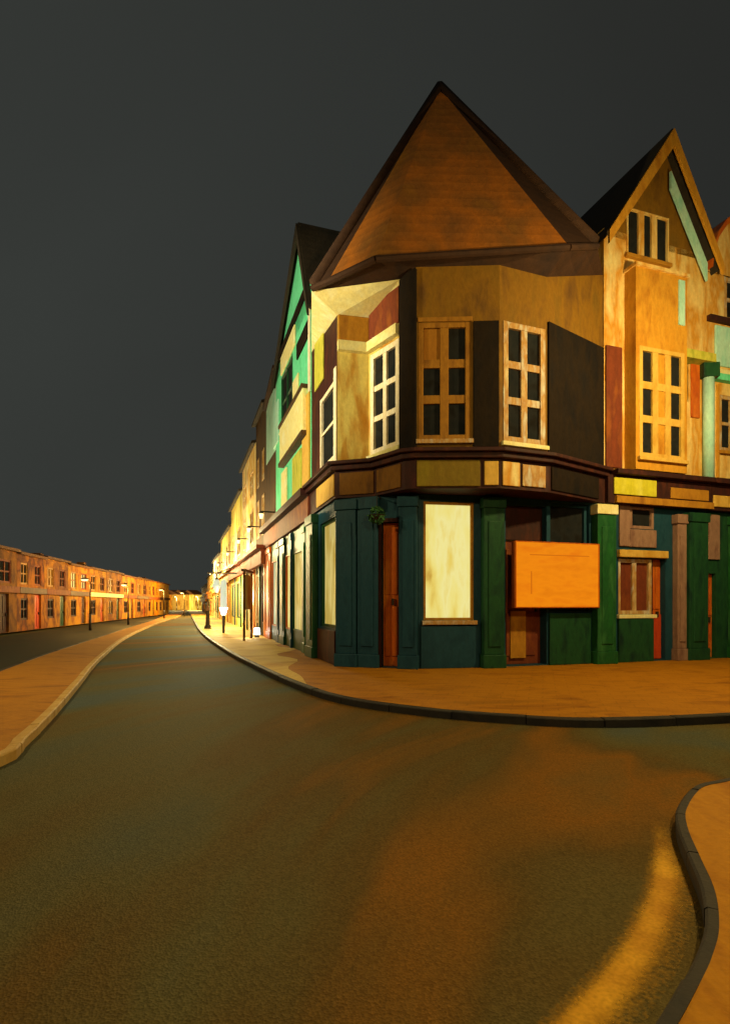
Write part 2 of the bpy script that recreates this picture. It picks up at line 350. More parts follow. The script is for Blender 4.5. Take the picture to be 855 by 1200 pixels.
def kerb(line, w, m, stone=.9, sub=4, gap=.012):
    """separate kerb stones laid along a plan line, off to its left"""
    P = resample(line, stone / sub); NN = normals(P); mb = MB(); k = 0
    while k < len(P) - 1:
        e = min(k + sub, len(P) - 1); dz = random.uniform(-.004, .004); dw = random.uniform(-.004, .004)
        pts = P[k:e + 1]; nn = NN[k:e + 1]
        d0 = (pts[1] - pts[0]).normalized() * gap / 2; d1 = (pts[-1] - pts[-2]).normalized() * gap / 2
        pts = [p.copy() for p in pts]; pts[0] += d0; pts[-1] -= d1
        c = .012; prof = [(dw, ROAD - .02), (dw, .001 + dz - c), (dw + c, .001 + dz), (w, .001 + dz), (w, ROAD - .02)]
        for (p, n1), (q, n2_) in zip(zip(pts, nn), zip(pts[1:], nn[1:])):
            for (o0, z0), (o1, z1) in zip(prof, prof[1:]):
                a, b, c_, d = p + n1 * o0, p + n1 * o1, q + n2_ * o1, q + n2_ * o0
                mb.poly([(a.x, a.y, z0), (b.x, b.y, z1), (c_.x, c_.y, z1), (d.x, d.y, z0)])
        for p, n1 in ((pts[0], nn[0]), (pts[-1], nn[-1])):
            mb.poly([((p + n1 * o).x, (p + n1 * o).y, z) for o, z in prof])
        k = e
    return struct(mb.build('kerb', m))
def sheet(outline, z, name, m):
    mb = MB(); mb.poly([(p[0], p[1], z) for p in outline]); o = mb.build(name, m)
    bm = bmesh.new(); bm.from_mesh(o.data); bmesh.ops.triangulate(bm, faces=bm.faces)
    for f in bm.faces:
        if f.normal.z < 0: f.normal_flip()
    bm.to_mesh(o.data); bm.free()
    return struct(o)

# corner pavement: kerb line from the far end of the street round the corner to the right
kc = [gp(218, 714.5), gp(222, 719), gp(227, 728), gp(236, 741), gp(262, 760), gp(300, 780), gp(345, 800), gp(400, 817), gp(500, 831), gp(600, 839), gp(700, 843), gp(855, 838)]
kc += [Vector((8.5, 7.6)), Vector((16, 10.1)), Vector((40, 18.1))]
kc = smooth_line(kc)
K = .12
# left normal of this direction points away from the road (towards the buildings)
kerb(kc, K, M['kerb_dark'])
inner = []
for i, p in enumerate(kc):
    t = (kc[min(i + 1, len(kc) - 1)] - kc[max(i - 1, 0)]).normalized(); inner.append(p + Vector((-t.y, t.x)) * K)
sheet(inner + [Vector((40, 60)), Vector((-10, 200))], 0.0, 'pavement', M['paving'])
# lamplight on the far pavement, put into a paler sheet along the kerb
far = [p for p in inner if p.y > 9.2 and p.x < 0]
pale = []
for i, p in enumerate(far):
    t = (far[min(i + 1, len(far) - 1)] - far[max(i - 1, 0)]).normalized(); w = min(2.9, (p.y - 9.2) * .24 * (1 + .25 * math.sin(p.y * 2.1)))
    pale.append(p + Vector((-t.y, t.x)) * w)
sheet(far + pale[::-1], 0.004, 'lamplit_pavement', M['pale_paving'])

# near pavement, lower right
kn = [Vector((7.5, 5.6)), gp(960, 890), gp(880, 906), gp(840, 914), gp(812, 921), gp(793, 945), gp(793, 968), gp(806, 1002), gp(821, 1040), gp(824, 1080), gp(815, 1112), gp(800, 1142), gp(765, 1200), gp(690, 1300), Vector((.1, .9)), Vector((-.6, -.4)), Vector((-1.6, -3.5)), Vector((-3, -9))]
kn = smooth_line(kn)
kerb(kn, .055, M['kerb_dark'], .6, 8, .008)
inn = []
for i, p in enumerate(kn):
    t = (kn[min(i + 1, len(kn) - 1)] - kn[max(i - 1, 0)]).normalized(); inn.append(p + Vector((-t.y, t.x)) * .055)
sheet(inn + [Vector((12, -9)), Vector((12, 7.1))], 0.0, 'pavement', M['near_paving'])
yl = smooth_line([gp(770, 962, ROAD), gp(774, 985, ROAD), gp(777, 1012, ROAD), gp(776, 1036, ROAD), gp(769, 1062, ROAD), gp(752, 1100, ROAD), gp(728, 1138, ROAD), gp(690, 1182, ROAD), gp(640, 1235, ROAD), gp(540, 1330, ROAD)])  # yellow-orange streak, fading out at its edges and upper end
yl = resample(yl, .05); nn = normals(yl)
ym = bpy.data.materials.new('feathered_yellow'); ym.use_nodes = True
N, L = ym.node_tree.nodes, ym.node_tree.links
b = N['Principled BSDF']; b.inputs['Roughness'].default_value = .65; b.inputs['Specular IOR Level'].default_value = .1
at = N.new('ShaderNodeAttribute'); at.attribute_name = 'feather'
g = N.new('ShaderNodeNewGeometry'); n1 = N.new('ShaderNodeTexNoise'); n1.inputs['Scale'].default_value = 60; n1.inputs['Detail'].default_value = 4
n2 = N.new('ShaderNodeTexNoise'); n2.inputs['Scale'].default_value = 4; n2.inputs['Detail'].default_value = 3
L.new(g.outputs['Position'], n1.inputs['Vector']); L.new(g.outputs['Position'], n2.inputs['Vector'])
cr = N.new('ShaderNodeValToRGB'); cr.color_ramp.elements[0].color = (.42, .19, .010, 1); cr.color_ramp.elements[1].color = (.62, .32, .02, 1)
cr.color_ramp.elements[0].position = .35; cr.color_ramp.elements[1].position = .65
L.new(n2.outputs['Fac'], cr.inputs['Fac']); L.new(cr.outputs['Color'], b.inputs['Base Color'])
a1 = N.new('ShaderNodeMath'); a1.operation = 'MULTIPLY_ADD'; a1.inputs[1].default_value = .8; a1.inputs[2].default_value = -.40
L.new(n1.outputs['Fac'], a1.inputs[0])
a2 = N.new('ShaderNodeMath'); a2.operation = 'ADD'; a2.use_clamp = True; L.new(at.outputs['Fac'], a2.inputs[0]); L.new(a1.outputs[0], a2.inputs[1])
tr = N.new('ShaderNodeBsdfTransparent'); ms = N.new('ShaderNodeMixShader')
L.new(a2.outputs[0], ms.inputs[0]); L.new(tr.outputs[0], ms.inputs[1]); L.new(b.outputs[0], ms.inputs[2]); L.new(ms.outputs[0], N['Material Output'].inputs['Surface'])
vs, fs, wr = [], [], []
prof = [(-1.9, 0), (-1.1, .2), (-.45, .8), (0, .95), (.35, .8), (.75, .2), (1.1, 0)]
for i, (p, q) in enumerate(zip(yl, nn)):
    end = min(1, i / 16)
    for o, wv in prof:
        c = p + q * (-o) * .085 * (.45 + .55 * end); vs.append((c.x, c.y, ROAD + .004)); wr.append(wv * end)
k = len(prof)
for i in range(len(yl) - 1):
    for j in range(k - 1): fs.append((i * k + j, i * k + j + 1, (i + 1) * k + j + 1, (i + 1) * k + j))
me = bpy.data.meshes.new('road_streak'); me.from_pydata(vs, [], fs); me.materials.append(ym)
wa_ = me.attributes.new('feather', 'FLOAT', 'POINT'); wa_.data.foreach_set('value', wr)
yo = bpy.data.objects.new('road_streak', me); COL.objects.link(yo); struct(yo)

# pavement wedge on the left side of the street
kl = smooth_line([Vector((-6.5, -2)), Vector((-5.0, .5)), Vector((-4.25, 2.2)), Vector((-3.7, 3.5)), gp(0, 886), gp(32, 862), gp(62, 834), gp(92, 800), gp(120, 768), gp(150, 745), gp(182, 731), gp(212, 721), gp(216, 715)])
ku = [gp(205, 716.5), gp(182, 726), gp(150, 736), gp(110, 749), gp(60, 765), gp(0, 787), gp(-120, 825), Vector((-22, 2))]
kerb(kl, .10, M['kerb_pale'])
inl = []
for i, p in enumerate(kl):
    t = (kl[min(i + 1, len(kl) - 1)] - kl[max(i - 1, 0)]).normalized(); inl.append(p + Vector((-t.y, t.x)) * .10)
mb = MB(); ol = inl + ku
sheet(ol, 0.0, 'pavement', M['paving'])
side = [p.copy() for p in ku] + [Vector((-60, 2)), Vector((-60, 60)), gp(-60, 752), gp(0, 744), gp(110, 729.5), gp(200, 717.5)]
mb = MB()
sheet([ku[0], ku[1], ku[2], ku[3], ku[4], ku[5], ku[6], ku[7], Vector((-60, 2)), gp(-60, 752), gp(0, 744), gp(110, 729.5), gp(205, 716.2)], ROAD + .004, 'side_road', M['side_asphalt'])
kb = kerb(smooth_line(ku[:-1], 4)[::-1], .12, M['kerb_dark'])

# ================================================================= CORNER BUILDING
cx0, cy0 = pt(560, 12.5)
pub = thing('corner_building', 'corner building with pointed orange roof, dark green shopfront and canted upper windows', 'building', (cx0, cy0, 0))
# ---- ground storey
S_ = lambda px: None
lineL = Facet(pt(395, 12.0) + Vector((-.315, .949)) * 100, pt(395, 12.0))      # the whole left street frontage
def onL(px):
    t = lineL.s_of(px); q = lineL.P(t, 0, 0); return Vector((q.x, q.y))
lineR = Facet(pt(700, 12.5) - Vector((.949, .315)) * 0, pt(700, 12.5) + Vector((.949, .315)) * 10)
def onR(px):
    q = lineR.P(lineR.s_of(px), 0, 0); return Vector((q.x, q.y))
g = [onL(365), pt(395, 12.0), pt(445, 11.65), pt(490, 11.45), pt(587, 11.75), pt(706, 12.56)]
GF = [Facet(a, b) for a, b in zip(g, g[1:])]
back = [Vector((9.0, 20.2)) - Vector((.949, .315)) * 2.1, onL(365) + Vector((3.2, 3.4))]
wl = MB()
ZG = 3.66
fl, f1, f2, f3, f4 = GF
# left flank
wA = fl.rect(375, 393, 610, 729); wA = (wA[0], wA[1], zz(735, 12.7), wA[3])
fl.wall(wl, 0, fl.L, 0, ZG, [wA], .2)
window(pub, fl, wA, 1, 1, M['green_dark'], M['win_cream2'], .12, .06, edge=.06)
f1.wall(wl, 0, f1.L, 0, ZG)
dA = f2.rect(447, 467, 612, 779); dA = (dA[0], dA[1], 0.02, dA[3])
f2.wall(wl, 0, f2.L, 0, ZG, [dA], .22)
door(pub, f2, dA, M['orange_door'], .12, frame=M['maroon'])
wB = f3.rect(496, 555, 588, 727)
f3.wall(wl, 0, f3.L, 0, ZG, [wB], .2)
window(pub, f3, wB, 1, 1, M['ochre'], M['win_cream'], .10, .07, edge=.055, sill=M['pale_frame'])
dB = f4.rect(592, 640, 592, 776); dB = (dB[0], dB[1], 0.02, dB[3])
wC = f4.rect(644, 690, 590, 716)
f4.wall(wl, 0, f4.L, 0, ZG, [dB, wC], .28)
dd = door(pub, f4, (dB[0], dB[1], dB[2], 2.75), M['red_brown'], .22)
slab(pub, 'overdoor_panel', f4, (dB[0], dB[1], 2.76, dB[3]), M['maroon'], -.25, -.16)
lb = MB(); a_, b_, c_, e_ = f4.rect(603, 621, 716, 772); f4.box(lb, a_, b_, max(c_, .06), e_, -.194, -.17); lb.build('lower_panel', M['ochre'], dd)
window(pub, f4, wC, 1, 2, M['teal_dark'], M['pane'], .16, .06)
wl.poly([(p.x, p.y, ZG) for p in g] + [(p.x, p.y, ZG) for p in back])
bk = [g[-1], back[0], back[1], g[0]]
for a, b in zip(bk, bk[1:]):
    wl.poly([(a.x, a.y, 0), (b.x, b.y, 0), (b.x, b.y, 8.1), (a.x, a.y, 8.1)])
wl.build('shopfront_wall', M['teal_dark'], pub)
# pilasters & plinths
pilaster(pub, fl, (.02, fl.s_of(373), 0, 3.60), M['green_dark'], 0, .16)
pilaster(pub, f1, (.03, f1.L * .50, 0, 3.60), M['teal_dark'], 0, .16)
pilaster(pub, f1, (f1.L * .52, f1.L - .02, 0, 3.60), M['teal_dark'], 0, .12)
pilaster(pub, f2, (f2.s_of(468.5), f2.L - .01, 0, 3.60), M['teal_dark'], 0, .15)
pilaster(pub, f3, (f3.s_of(563), f3.L - .01, 0, 3.60), M['green_dark'], 0, .2)
pilaster(pub, f4, (f4.s_of(692), f4.L + .18, 0, 3.60), M['green'], .01, .22, cap=M['cream'])
slab(pub, 'stall_riser', f3, (f3.s_of(492), f3.s_of(560), 0, wB[2] - .12), M['teal_dark'], 0, .06)
slab(pub, 'stall_riser', f4, (f4.s_of(642), f4.s_of(690), 0, wC[2] - .05), M['green_dark'], 0, .06)
slab(pub, 'stall_riser', fl, (fl.s_of(374), fl.L - .06, 0, wA[2] - .06), M['maroon'], 0, .05)
# ---- upper storey plan
u = [onL(365), pt(395, 12.0), pt(432, 12.15), pt(469, 11.25), pt(487, 11.02), pt(585, 10.95), pt(640, 11.35), pt(706, 12.56)]
UF = [Facet(a, b) for a, b in zip(u, u[1:])]
uo, ur, uc, up_, uf, ug, ud = UF
Z1, Z2 = 4.45, 8.15
# jetty: fascia band and cornice following the upper facets
def offset(poly, d):
    out = []
    for i, p in enumerate(poly):
        ns = []
        if i > 0: e = (p - poly[i - 1]).normalized(); ns.append(Vector((e.y, -e.x)))
        if i < len(poly) - 1: e = (poly[i + 1] - p).normalized(); ns.append(Vector((e.y, -e.x)))
        n = sum(ns, Vector((0, 0))).normalized(); out.append(p + n * d / max(.5, n.dot(ns[0])))
    return out
fp = [u[0], u[1], pt(440, 11.75), pt(476, 11.05), pt(487, 10.98), u[5], u[6], u[7]]
fb = MB(); fpo = offset(fp, .06)
fb.prism(fpo + [back[0] - Vector((.2, .3)), back[1]], ZG + .004, 4.25)
fb.build('fascia', M['maroon'], pub)
cb = MB(); cb.prism(offset(fp, .17) + [back[0] - Vector((.2, .3)), back[1]], 4.254, 4.36)
cb.prism(offset(fp, .26) + [back[0] - Vector((.2, .3)), back[1]], 4.362, 4.44)
cb.build('cornice', M['maroon'], pub, .015)
FFs = [Facet(a, b) for a, b in zip(fpo, fpo[1:])]
def panel(fc, x0, x1, m, z0=3.72, z1=4.2):
    return slab(pub, 'fascia_panel', fc, (fc.s_of(x0), fc.s_of(x1), z0, z1), m, 0, .035)
panel(FFs[0], 372, 392, M['yellow_render']); panel(FFs[1], 398, 438, M['brown']); panel(FFs[2], 442, 470, M['brown'])
panel(FFs[4], 488, 562, M['olive'], 3.70, 4.22); panel(FFs[4], 567, 583.5, M['yellow_render'], 3.72, 4.2)
panel(FFs[5], 588, 608, M['gable_cream'], 3.72, 4.2); panel(FFs[5], 611, 638, M['pale_frame'], 3.74, 4.18)
panel(FFs[6], 645, 700, M['black_wall'])
# ---- upper walls
def uwall(fc, m, holes=(), z0=Z1, z1=Z2, name='upper_wall'):
    mb = MB(); fc.wall(mb, 0, fc.L, z0, z1, holes, .2); return mb.build(name, m, pub)
wO = uo.rect(376, 393, 458, 546)
uwall(uo, M['maroon'], [wO], z1=8.0)
window(pub, uo, wO, 1, 2, M['white'], M['pane'], .05, .07, edge=.10)
slab(pub, 'painted_strip', uo, uo.rect(370, 380, 382, 452), M['lime_strip'], 0, .04)
slab(pub, 'corner_board', uo, (uo.L - .22, uo.L - .02, 4.46, 6.6), M['white'], 0, .03)
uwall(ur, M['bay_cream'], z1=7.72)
slab(pub, 'bay_block', ur, (0.02, ur.L - .01, 7.12, 7.70), M['ochre'], 0, .05)
wc = (uc.L * .06, uc.L * .97, 4.62, 6.85)
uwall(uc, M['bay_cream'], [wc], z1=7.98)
window(pub, uc, wc, 2, 3, M['white'], M['pane'], .06, .12, edge=.12, sill=M['cream'])
slab(pub, 'bay_block', uc, (0.06, uc.L - .01, 7.16, 7.9), M['red_brown'], 0, .05)
# cream string band round the bay
bb = MB(); bl = offset([u[1], u[2], u[3]], .13)
for a, b, a2, b2 in ((u[1], u[2], bl[0], bl[1]), (u[2], u[3], bl[1], bl[2])):
    bb.hexa([(a2.x, a2.y, 6.90), (b2.x, b2.y, 6.90), (b.x, b.y, 6.90), (a.x, a.y, 6.90), (a2.x, a2.y, 7.11), (b2.x, b2.y, 7.11), (b.x, b.y, 7.11), (a.x, a.y, 7.11)])
bb.build('string_course', M['cream'], pub)
uwall(up_, M['black_wall'])
slab(pub, 'corner_pier', up_, (.0, up_.L + .03, Z1 + .01, 8.1), M['black_wall'], .0, .06)
wU = uf.rect(490, 551, 373, 524); wU = (wU[0], wU[1], 4.66, 7.02)
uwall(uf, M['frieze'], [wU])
window(pub, uf, wU, 2, 3, M['brown_frame'], M['pane'], .07, .17, edge=.10, sill=M['pale_frame'], blind=[(0, 2)])
slab(pub, 'wall_panel', uf, (uf.s_of(554), uf.L - .02, 4.5, 7.02), M['black_wall'], 0, .05)
slab(pub, 'window_head', uf, (0.03, uf.s_of(553), 7.03, 7.12), M['brown_frame'], 0, .04)
wV = ug.rect(589, 638, 378, 526); wV = (wV[0], wV[1], 4.62, 7.05)
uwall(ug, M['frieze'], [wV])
window(pub, ug, wV, 2, 3, M['pale_frame'], M['pane'], .06, .15, edge=.12, sill=M['cream'])
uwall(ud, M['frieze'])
tw = MB(); tw.poly([ud.P(0, 0, Z2), ud.P(ud.L, 0, Z2), ud.P(ud.L, 0, 8.92)]); tw.build('upper_wall', M['frieze'], pub)
slab(pub, 'wall_panel', ud, (0.02, ud.L - .03, 4.5, 7.22), M['black_wall'], 0, .05)  # this upper wall's shadow, put into a near-black panel
# ---- cream cove under the eave
A1 = pt(365, 11.56); B1 = pt(468.5, 11.18)
cv = MB()
top = [(A1.x, A1.y, 7.98), (B1.x, B1.y, 8.0)]
cv.poly([top[0], top[1], (u[3].x, u[3].y, 7.96), (u[2].x, u[2].y, 7.70), (u[1].x, u[1].y, 7.70)])
cv.poly([top[0], (u[1].x, u[1].y, 7.70), (u[0].x, u[0].y, 7.99)])
o = cv.build('eave_cove', M['cream'], pub)
# ---- roof
ax = pt(515, 13.0); AP = (ax.x, ax.y, zz(103, 13.0))
def ev(px, py, Y): q = pt(px, Y); return (q.x, q.y, zz(py, Y))
E = [ev(366, 336, 11.5), ev(385, 328, 11.26), ev(440, 302, 10.6), ev(666, 288, 10.9), ev(699, 287, 11.6)]
Bq = [(back[0].x - .4, back[0].y - .4, 9.2), (back[1].x - 1.6, back[1].y + .4, 8.8)]
loop = E + Bq
rf = MB(); rv = MB()
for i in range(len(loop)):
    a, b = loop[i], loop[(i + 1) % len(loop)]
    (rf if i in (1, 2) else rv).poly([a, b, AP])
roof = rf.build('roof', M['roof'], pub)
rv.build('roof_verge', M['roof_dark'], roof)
# soffit / eave board
sf = MB()
W = [(A1.x, A1.y, 7.985), (B1.x, B1.y, 8.005), (u[4].x, u[4].y, Z2), (u[5].x, u[5].y, Z2), (u[6].x, u[6].y, Z2), (u[7].x, u[7].y, 8.92)]
sf.poly([W[0], W[1], E[2], E[1]]); sf.poly([W[0], E[1], E[0]]); sf.poly([W[1], W[2], E[2]]); sf.poly([W[2], W[3], E[3], E[2]])
sf.poly([W[3], W[4], E[3]]); sf.poly([W[4], W[5], E[4], E[3]])
sf.poly([E[0], Bq[1], (u[0].x, u[0].y, 7.99), W[0]])
sf.build('soffit', M['roof_dark'], roof)
for i, r0 in ((0, .26), (4, .26)):
    h = MB(); e = Vector(E[i]); a = Vector(AP); h.tube(e + (a - e) * .015, a + Vector((0, 0, .04)), r0 * .5, r0 * .4, 10)
    h.build('hip_tiles', M['roof_dark'], roof, smooth=True)
gt = MB()
for i in range(4): gt.tube(Vector(E[i]) - Vector((0, 0, .03)), Vector(E[i + 1]) - Vector((0, 0, .03)), .07, .07, 8)
gt.build('gutter', M['roof_dark'], roof)

# sign board
so = thing('sign_board', 'glowing orange rectangular board fixed across the brown doorway', 'sign', (pt(645, 11.8).x, 11.9, 2.0))
r = f4.rect(597, 692, 638, 711)
slab(so, 'backing_board', f4, (r[0] - .02, r[1] + .02, r[2] - .02, r[3] + .02), M['maroon'], .10, .20)
fr_ = MB(); w4 = .022
for q in ((r[0] - w4, r[0], r[2] - w4, r[3] + w4), (r[1], r[1] + w4, r[2] - w4, r[3] + w4), (r[0], r[1], r[2] - w4, r[2]), (r[0], r[1], r[3], r[3] + w4)): f4.box(fr_, *q, .10, .25)
fr_.build('frame', M['orange_door'], so)
slab(so, 'lit_face', f4, r, M['sign'], .203, .24, .006)
fm_ = MB(); w_, h_ = r[1] - r[0], r[3] - r[2]
f4.box(fm_, r[0] + w_ * .16, r[1] - w_ * .12, r[3] - h_ * .2, r[3] - h_ * .185, .2405, .245)
f4.box(fm_, r[0] + w_ * .17, r[0] + w_ * .184, r[2] + h_ * .2, r[2] + h_ * .55, .2405, .245)
fm_.build('faint_marks', M['sign_mark'], so)
for t in (r[0] + .3, r[1] - .3):
    br = MB(); f4.box(br, t - .03, t + .03, r[2] + .2, r[3] - .2, -.01, .10); br.build('bracket', M['metal'], so)

# hanging basket beside the corner door
hp = f2.P(.02, .38, zz(604, 11.3))
hb = thing('hanging_basket', 'small leafy green hanging basket above the corner pillar', 'hanging basket', hp)
lf = MB()
for k in range(170):
    a, b = random.uniform(0, 6.28), random.uniform(-1, 1); rr = .19 * random.uniform(.5, 1)
    c = hp + Vector((math.cos(a) * rr * math.sqrt(1 - b * b), math.sin(a) * rr * math.sqrt(1 - b * b), b * .17))
    d1 = Vector((random.uniform(-1, 1), random.uniform(-1, 1), random.uniform(-1, 1))).normalized() * .045
    d2 = d1.orthogonal().normalized() * .028
    lf.poly([c - d1, c + d2, c + d1, c - d2])
lf.build('foliage', M['leaf'], hb)
bk_ = MB(); bk_.tube(hp + Vector((0, 0, -.16)), hp + Vector((0, 0, .0)), .05, .17, 14); bk_.build('basket', M['metal'], hb)
br = MB(); q = f2.P(.02, 0.01, hp.z + .42); br.tube(q, q + (hp + Vector((0, 0, .42)) - q), .015); br.tube(hp + Vector((0, 0, .42)), hp, .008); br.build('bracket', M['metal'], hb)

# ================================================================= GABLED HOUSES ON THE RIGHT
bvec = Vector((-.315, .949))
def front_gable(par, fc, s0, s1, ze, za, sa, depth, rm, barge, wallm, over=.25, hole=None):
    """gable end wall, two slopes running back, bargeboards"""
    gw = MB()
    if hole is None: gw.poly([fc.P(s0, 0, ze), fc.P(s1, 0, ze), fc.P(sa, 0, za)])
    else:
        a, b, zt = hole; la = ze + (za - ze) * (a - s0) / (sa - s0); lb_ = ze + (za - ze) * (s1 - b) / (s1 - sa)
        gw.poly([fc.P(s0, 0, ze), fc.P(a, 0, ze), fc.P(a, 0, la)]); gw.poly([fc.P(b, 0, ze), fc.P(s1, 0, ze), fc.P(b, 0, lb_)])
        top = [fc.P(a, 0, zt), fc.P(b, 0, zt), fc.P(b, 0, lb_)] + ([fc.P(sa, 0, za)] if a < sa < b else []) + [fc.P(a, 0, la)]
        gw.poly(top)
    gw.build('gable_wall', wallm, par)
    rm_ = MB()
    for se in (s0, s1):
        k = (za - ze) / (sa - se); sx = se + (-.18 if se == s0 else .18); zx = ze + k * (sx - se)
        a, b, c, d = fc.P(sx, over, zx), fc.P(sa, over, za), fc.P(sa, -depth, za), fc.P(sx, -depth, zx)
        up = Vector((0, 0, .12)); rm_.hexa([a, b, c, d, a + up, b + up, c + up, d + up])
    r_ = rm_.build('roof', rm, par)
    for se, m in ((s0, barge[0]), (s1, barge[1])):
        k = (za - ze) / (sa - se); sx = se + (-.16 if se == s0 else .16); zx = ze + k * (sx - se); b_ = MB()
        w = .34
        p = [fc.P(sx, over + .003, zx - w * .6), fc.P(sx, over + .003, zx + .08), fc.P(sa, over + .003, za + .08), fc.P(sa, over + .003, za - w)]
        q = [v + Vector((fc.n.x, fc.n.y, 0)) * .06 for v in p]
        b_.hexa([p[0], p[1], p[2], p[3], q[0], q[1], q[2], q[3]]); b_.build('bargeboard', m, r_)
    return r_
RH = Facet(onR(707), onR(826)); o2 = RH.P(RH.L / 2, -2, 0)
h2 = thing('gabled_house', 'ochre and cream house with steep front gable, right of the orange pointed roof', 'house', o2)
wl = MB()
wS = RH.rect(724, 764, 655, 720); wT = RH.rect(737, 765, 594, 620)
dS = RH.rect(764, 779, 655, 771); dS = (dS[0], dS[1], .02, dS[3])
RH.wall(wl, 0, RH.L, 0, 3.66, [wS, wT, dS], .2)
bkz = [RH.P(0, -7, 0), RH.P(RH.L, -7, 0)]
wl.build('shopfront_wall', M['teal_dark'], h2)
slab(h2, 'transom_panel', RH, (RH.s_of(724), RH.s_of(736), zz(640, 12.7), zz(590, 12.7)), M['mauve'], 0, .05)
slab(h2, 'transom_panel', RH, (RH.s_of(736.1), RH.s_of(767), zz(641, 12.8), wT[2] - .02), M['mauve'], 0, .05)
window(h2, RH, wT, 1, 1, M['mauve'], M['pane'], .06, .06)
w_ = window(h2, RH, wS, 2, 1, M['pale_frame'], M['red_brown'], .10, .12, edge=.09, sill=M['cream'])
slab(h2, 'transom', RH, (RH.s_of(722), RH.s_of(779), wS[3] + .03, wS[3] + .2), M['yellow_render'], 0, .1)
door(h2, RH, dS, M['orange_door'], .14, lower=M['red_door'])
slab(h2, 'stall_riser', RH, (RH.s_of(722.5), RH.s_of(763), 0, wS[2] - .1), M['green_dark'], 0, .07)
pilaster(h2, RH, (RH.s_of(787), RH.s_of(797.5), 0, 3.5), M['mauve'], 0, .16)
pilaster(h2, RH, (RH.s_of(798.5), RH.s_of(820), 0, 3.55), M['green_dark'], 0, .22)
fas = MB(); RH.box(fas, -.02, RH.L - .002, 3.66, 4.3, -.2, .16); fas.build('fascia', M['maroon'], h2)
cn = MB(); RH.box(cn, .12, RH.L - .002, 4.303, 4.42, -.2, .32); cn.build('cornice', M['maroon'], h2, .015)
slab(h2, 'fascia_panel', RH, (RH.s_of(712), RH.s_of(761), 3.86, 4.24), M['lime'], .16, .2)
lw = MB(); RH.box(lw, .16, RH.L - .01, 3.665, 3.82, .163, .24); lw.build('fascia_moulding', M['ochre'], h2)
slab(h2, 'fascia_panel', RH, (RH.s_of(778), RH.s_of(822), 3.86, 4.12), M['ochre'], .16, .19)
# upper
ZE2 = 10.0
bs0, bs1 = RH.s_of(731), RH.s_of(790)
wl = MB()
RH.wall(wl, 0, bs0, 4.42, ZE2); RH.wall(wl, bs1, RH.L, 4.42, ZE2, [RH.rect(793, 806, 415, 470)], .2)
wN = RH.rect(793, 806, 415, 470)
wat = RH.rect(733, 782, 250, 304)
RH.wall(wl, bs0, bs1, 4.42, ZE2, [wat], .2)
for a, b in ((RH.P(0, 0, 0), RH.P(0, -7, 0)), (RH.P(0, -7, 0), RH.P(RH.L, -7, 0)), (RH.P(RH.L, -7, 0), RH.P(RH.L, 0, 0))):
    wl.poly([(a.x, a.y, 0), (b.x, b.y, 0), (b.x, b.y, ZE2), (a.x, a.y, ZE2)])
wl.build('upper_wall', M['gable_cream'], h2)
window(h2, RH, wN, 1, 1, M['green_dark'], M['pane'], .1, .06)
window(h2, RH, wat, 3, 1, M['gable_cream'], M['pane'], .04, .17, edge=.04, sill=M['ochre'])
# projecting bay: apron + first-floor window
bd = .34
BF = Facet(RH.P(bs0, bd, 0).xy, RH.P(bs1, bd, 0).xy)
wy = (BF.L * .06, BF.L * .94, 4.72, 7.25)
bm_ = MB(); BF.wall(bm_, 0, BF.L, 4.43, 9.05, [wy], .2)
for t in (bs0, bs1):
    bm_.poly([RH.P(t, 0, 4.43), RH.P(t, bd, 4.43), RH.P(t, bd, 9.05), RH.P(t, 0, 9.05)])
bm_.poly([RH.P(bs0, 0, 9.05), RH.P(bs1, 0, 9.05), RH.P(bs1, bd, 9.05), RH.P(bs0, bd, 9.05)])
bay = bm_.build('bay', M['gable_ochre'], h2)
wb = window(h2, BF, wy, 3, 3, M['yellow_render'], M['pane'], .06, .17, edge=.10, sill=M['yellow_render'], blind=[(1, 0), (1, 1), (1, 2)], blind_mat=M['gable_ochre'])
cp = MB(); BF.box(cp, -.04, BF.L + .04, 9.053, 9.12, -.33, .05); cp.build('bay_capping', M['gable_cream'], bay)
ap = MB(); BF.box(ap, BF.L * .82, BF.L * .94, 7.9, 8.95, .003, .03); ap.build('painted_strip', M['mint_pale'], bay)
sl = MB(); a = RH.P(bs1 + .02, .0, 7.28); b = RH.P(RH.L, .0, 7.28)
RH.box(sl, bs1 + .02, RH.L - .01, 7.22, 7.42, 0.003, .30); sl.build('string_course', M['lime_strip'], h2)
slab(h2, 'painted_strip', RH, RH.rect(808, 818, 425, 490), M['orange_door'], .003, .04)
sa2 = RH.s_of(775)
front_gable(h2, RH, 0.0, RH.L, ZE2 - .15, zz(160, 12.9), sa2, 7, M['roof_night'], (M['gable_ochre'], M['gable_ochre']), M['frieze'], .3, hole=(wat[0], wat[1], wat[3]))
slab(h2, 'wall_panel', RH, (.03, RH.s_of(727), 4.5, 7.3), M['red_brown'], .003, .05)  # shaded left strip of the wall, its shade put into a red-brown panel
fb_ = MB()
za = zz(160, 12.9)
k = (za - ZE2) / (sa2 - RH.L)
p0 = (RH.L - .12, za - .95 + k * (RH.L - .12 - sa2)); p1 = (sa2 + .12, za - .95 + k * .12)
pts = [RH.P(p0[0], .1, p0[1]), RH.P(p0[0], .1, p0[1] + .42), RH.P(p1[0], .1, p1[1] + .42), RH.P(p1[0], .1, p1[1])]
q = [v + Vector((RH.n.x, RH.n.y, 0)) * .06 for v in pts]; fb_.hexa(pts + q); fb_.build('rafter_trim', M['mint_pale'], h2)

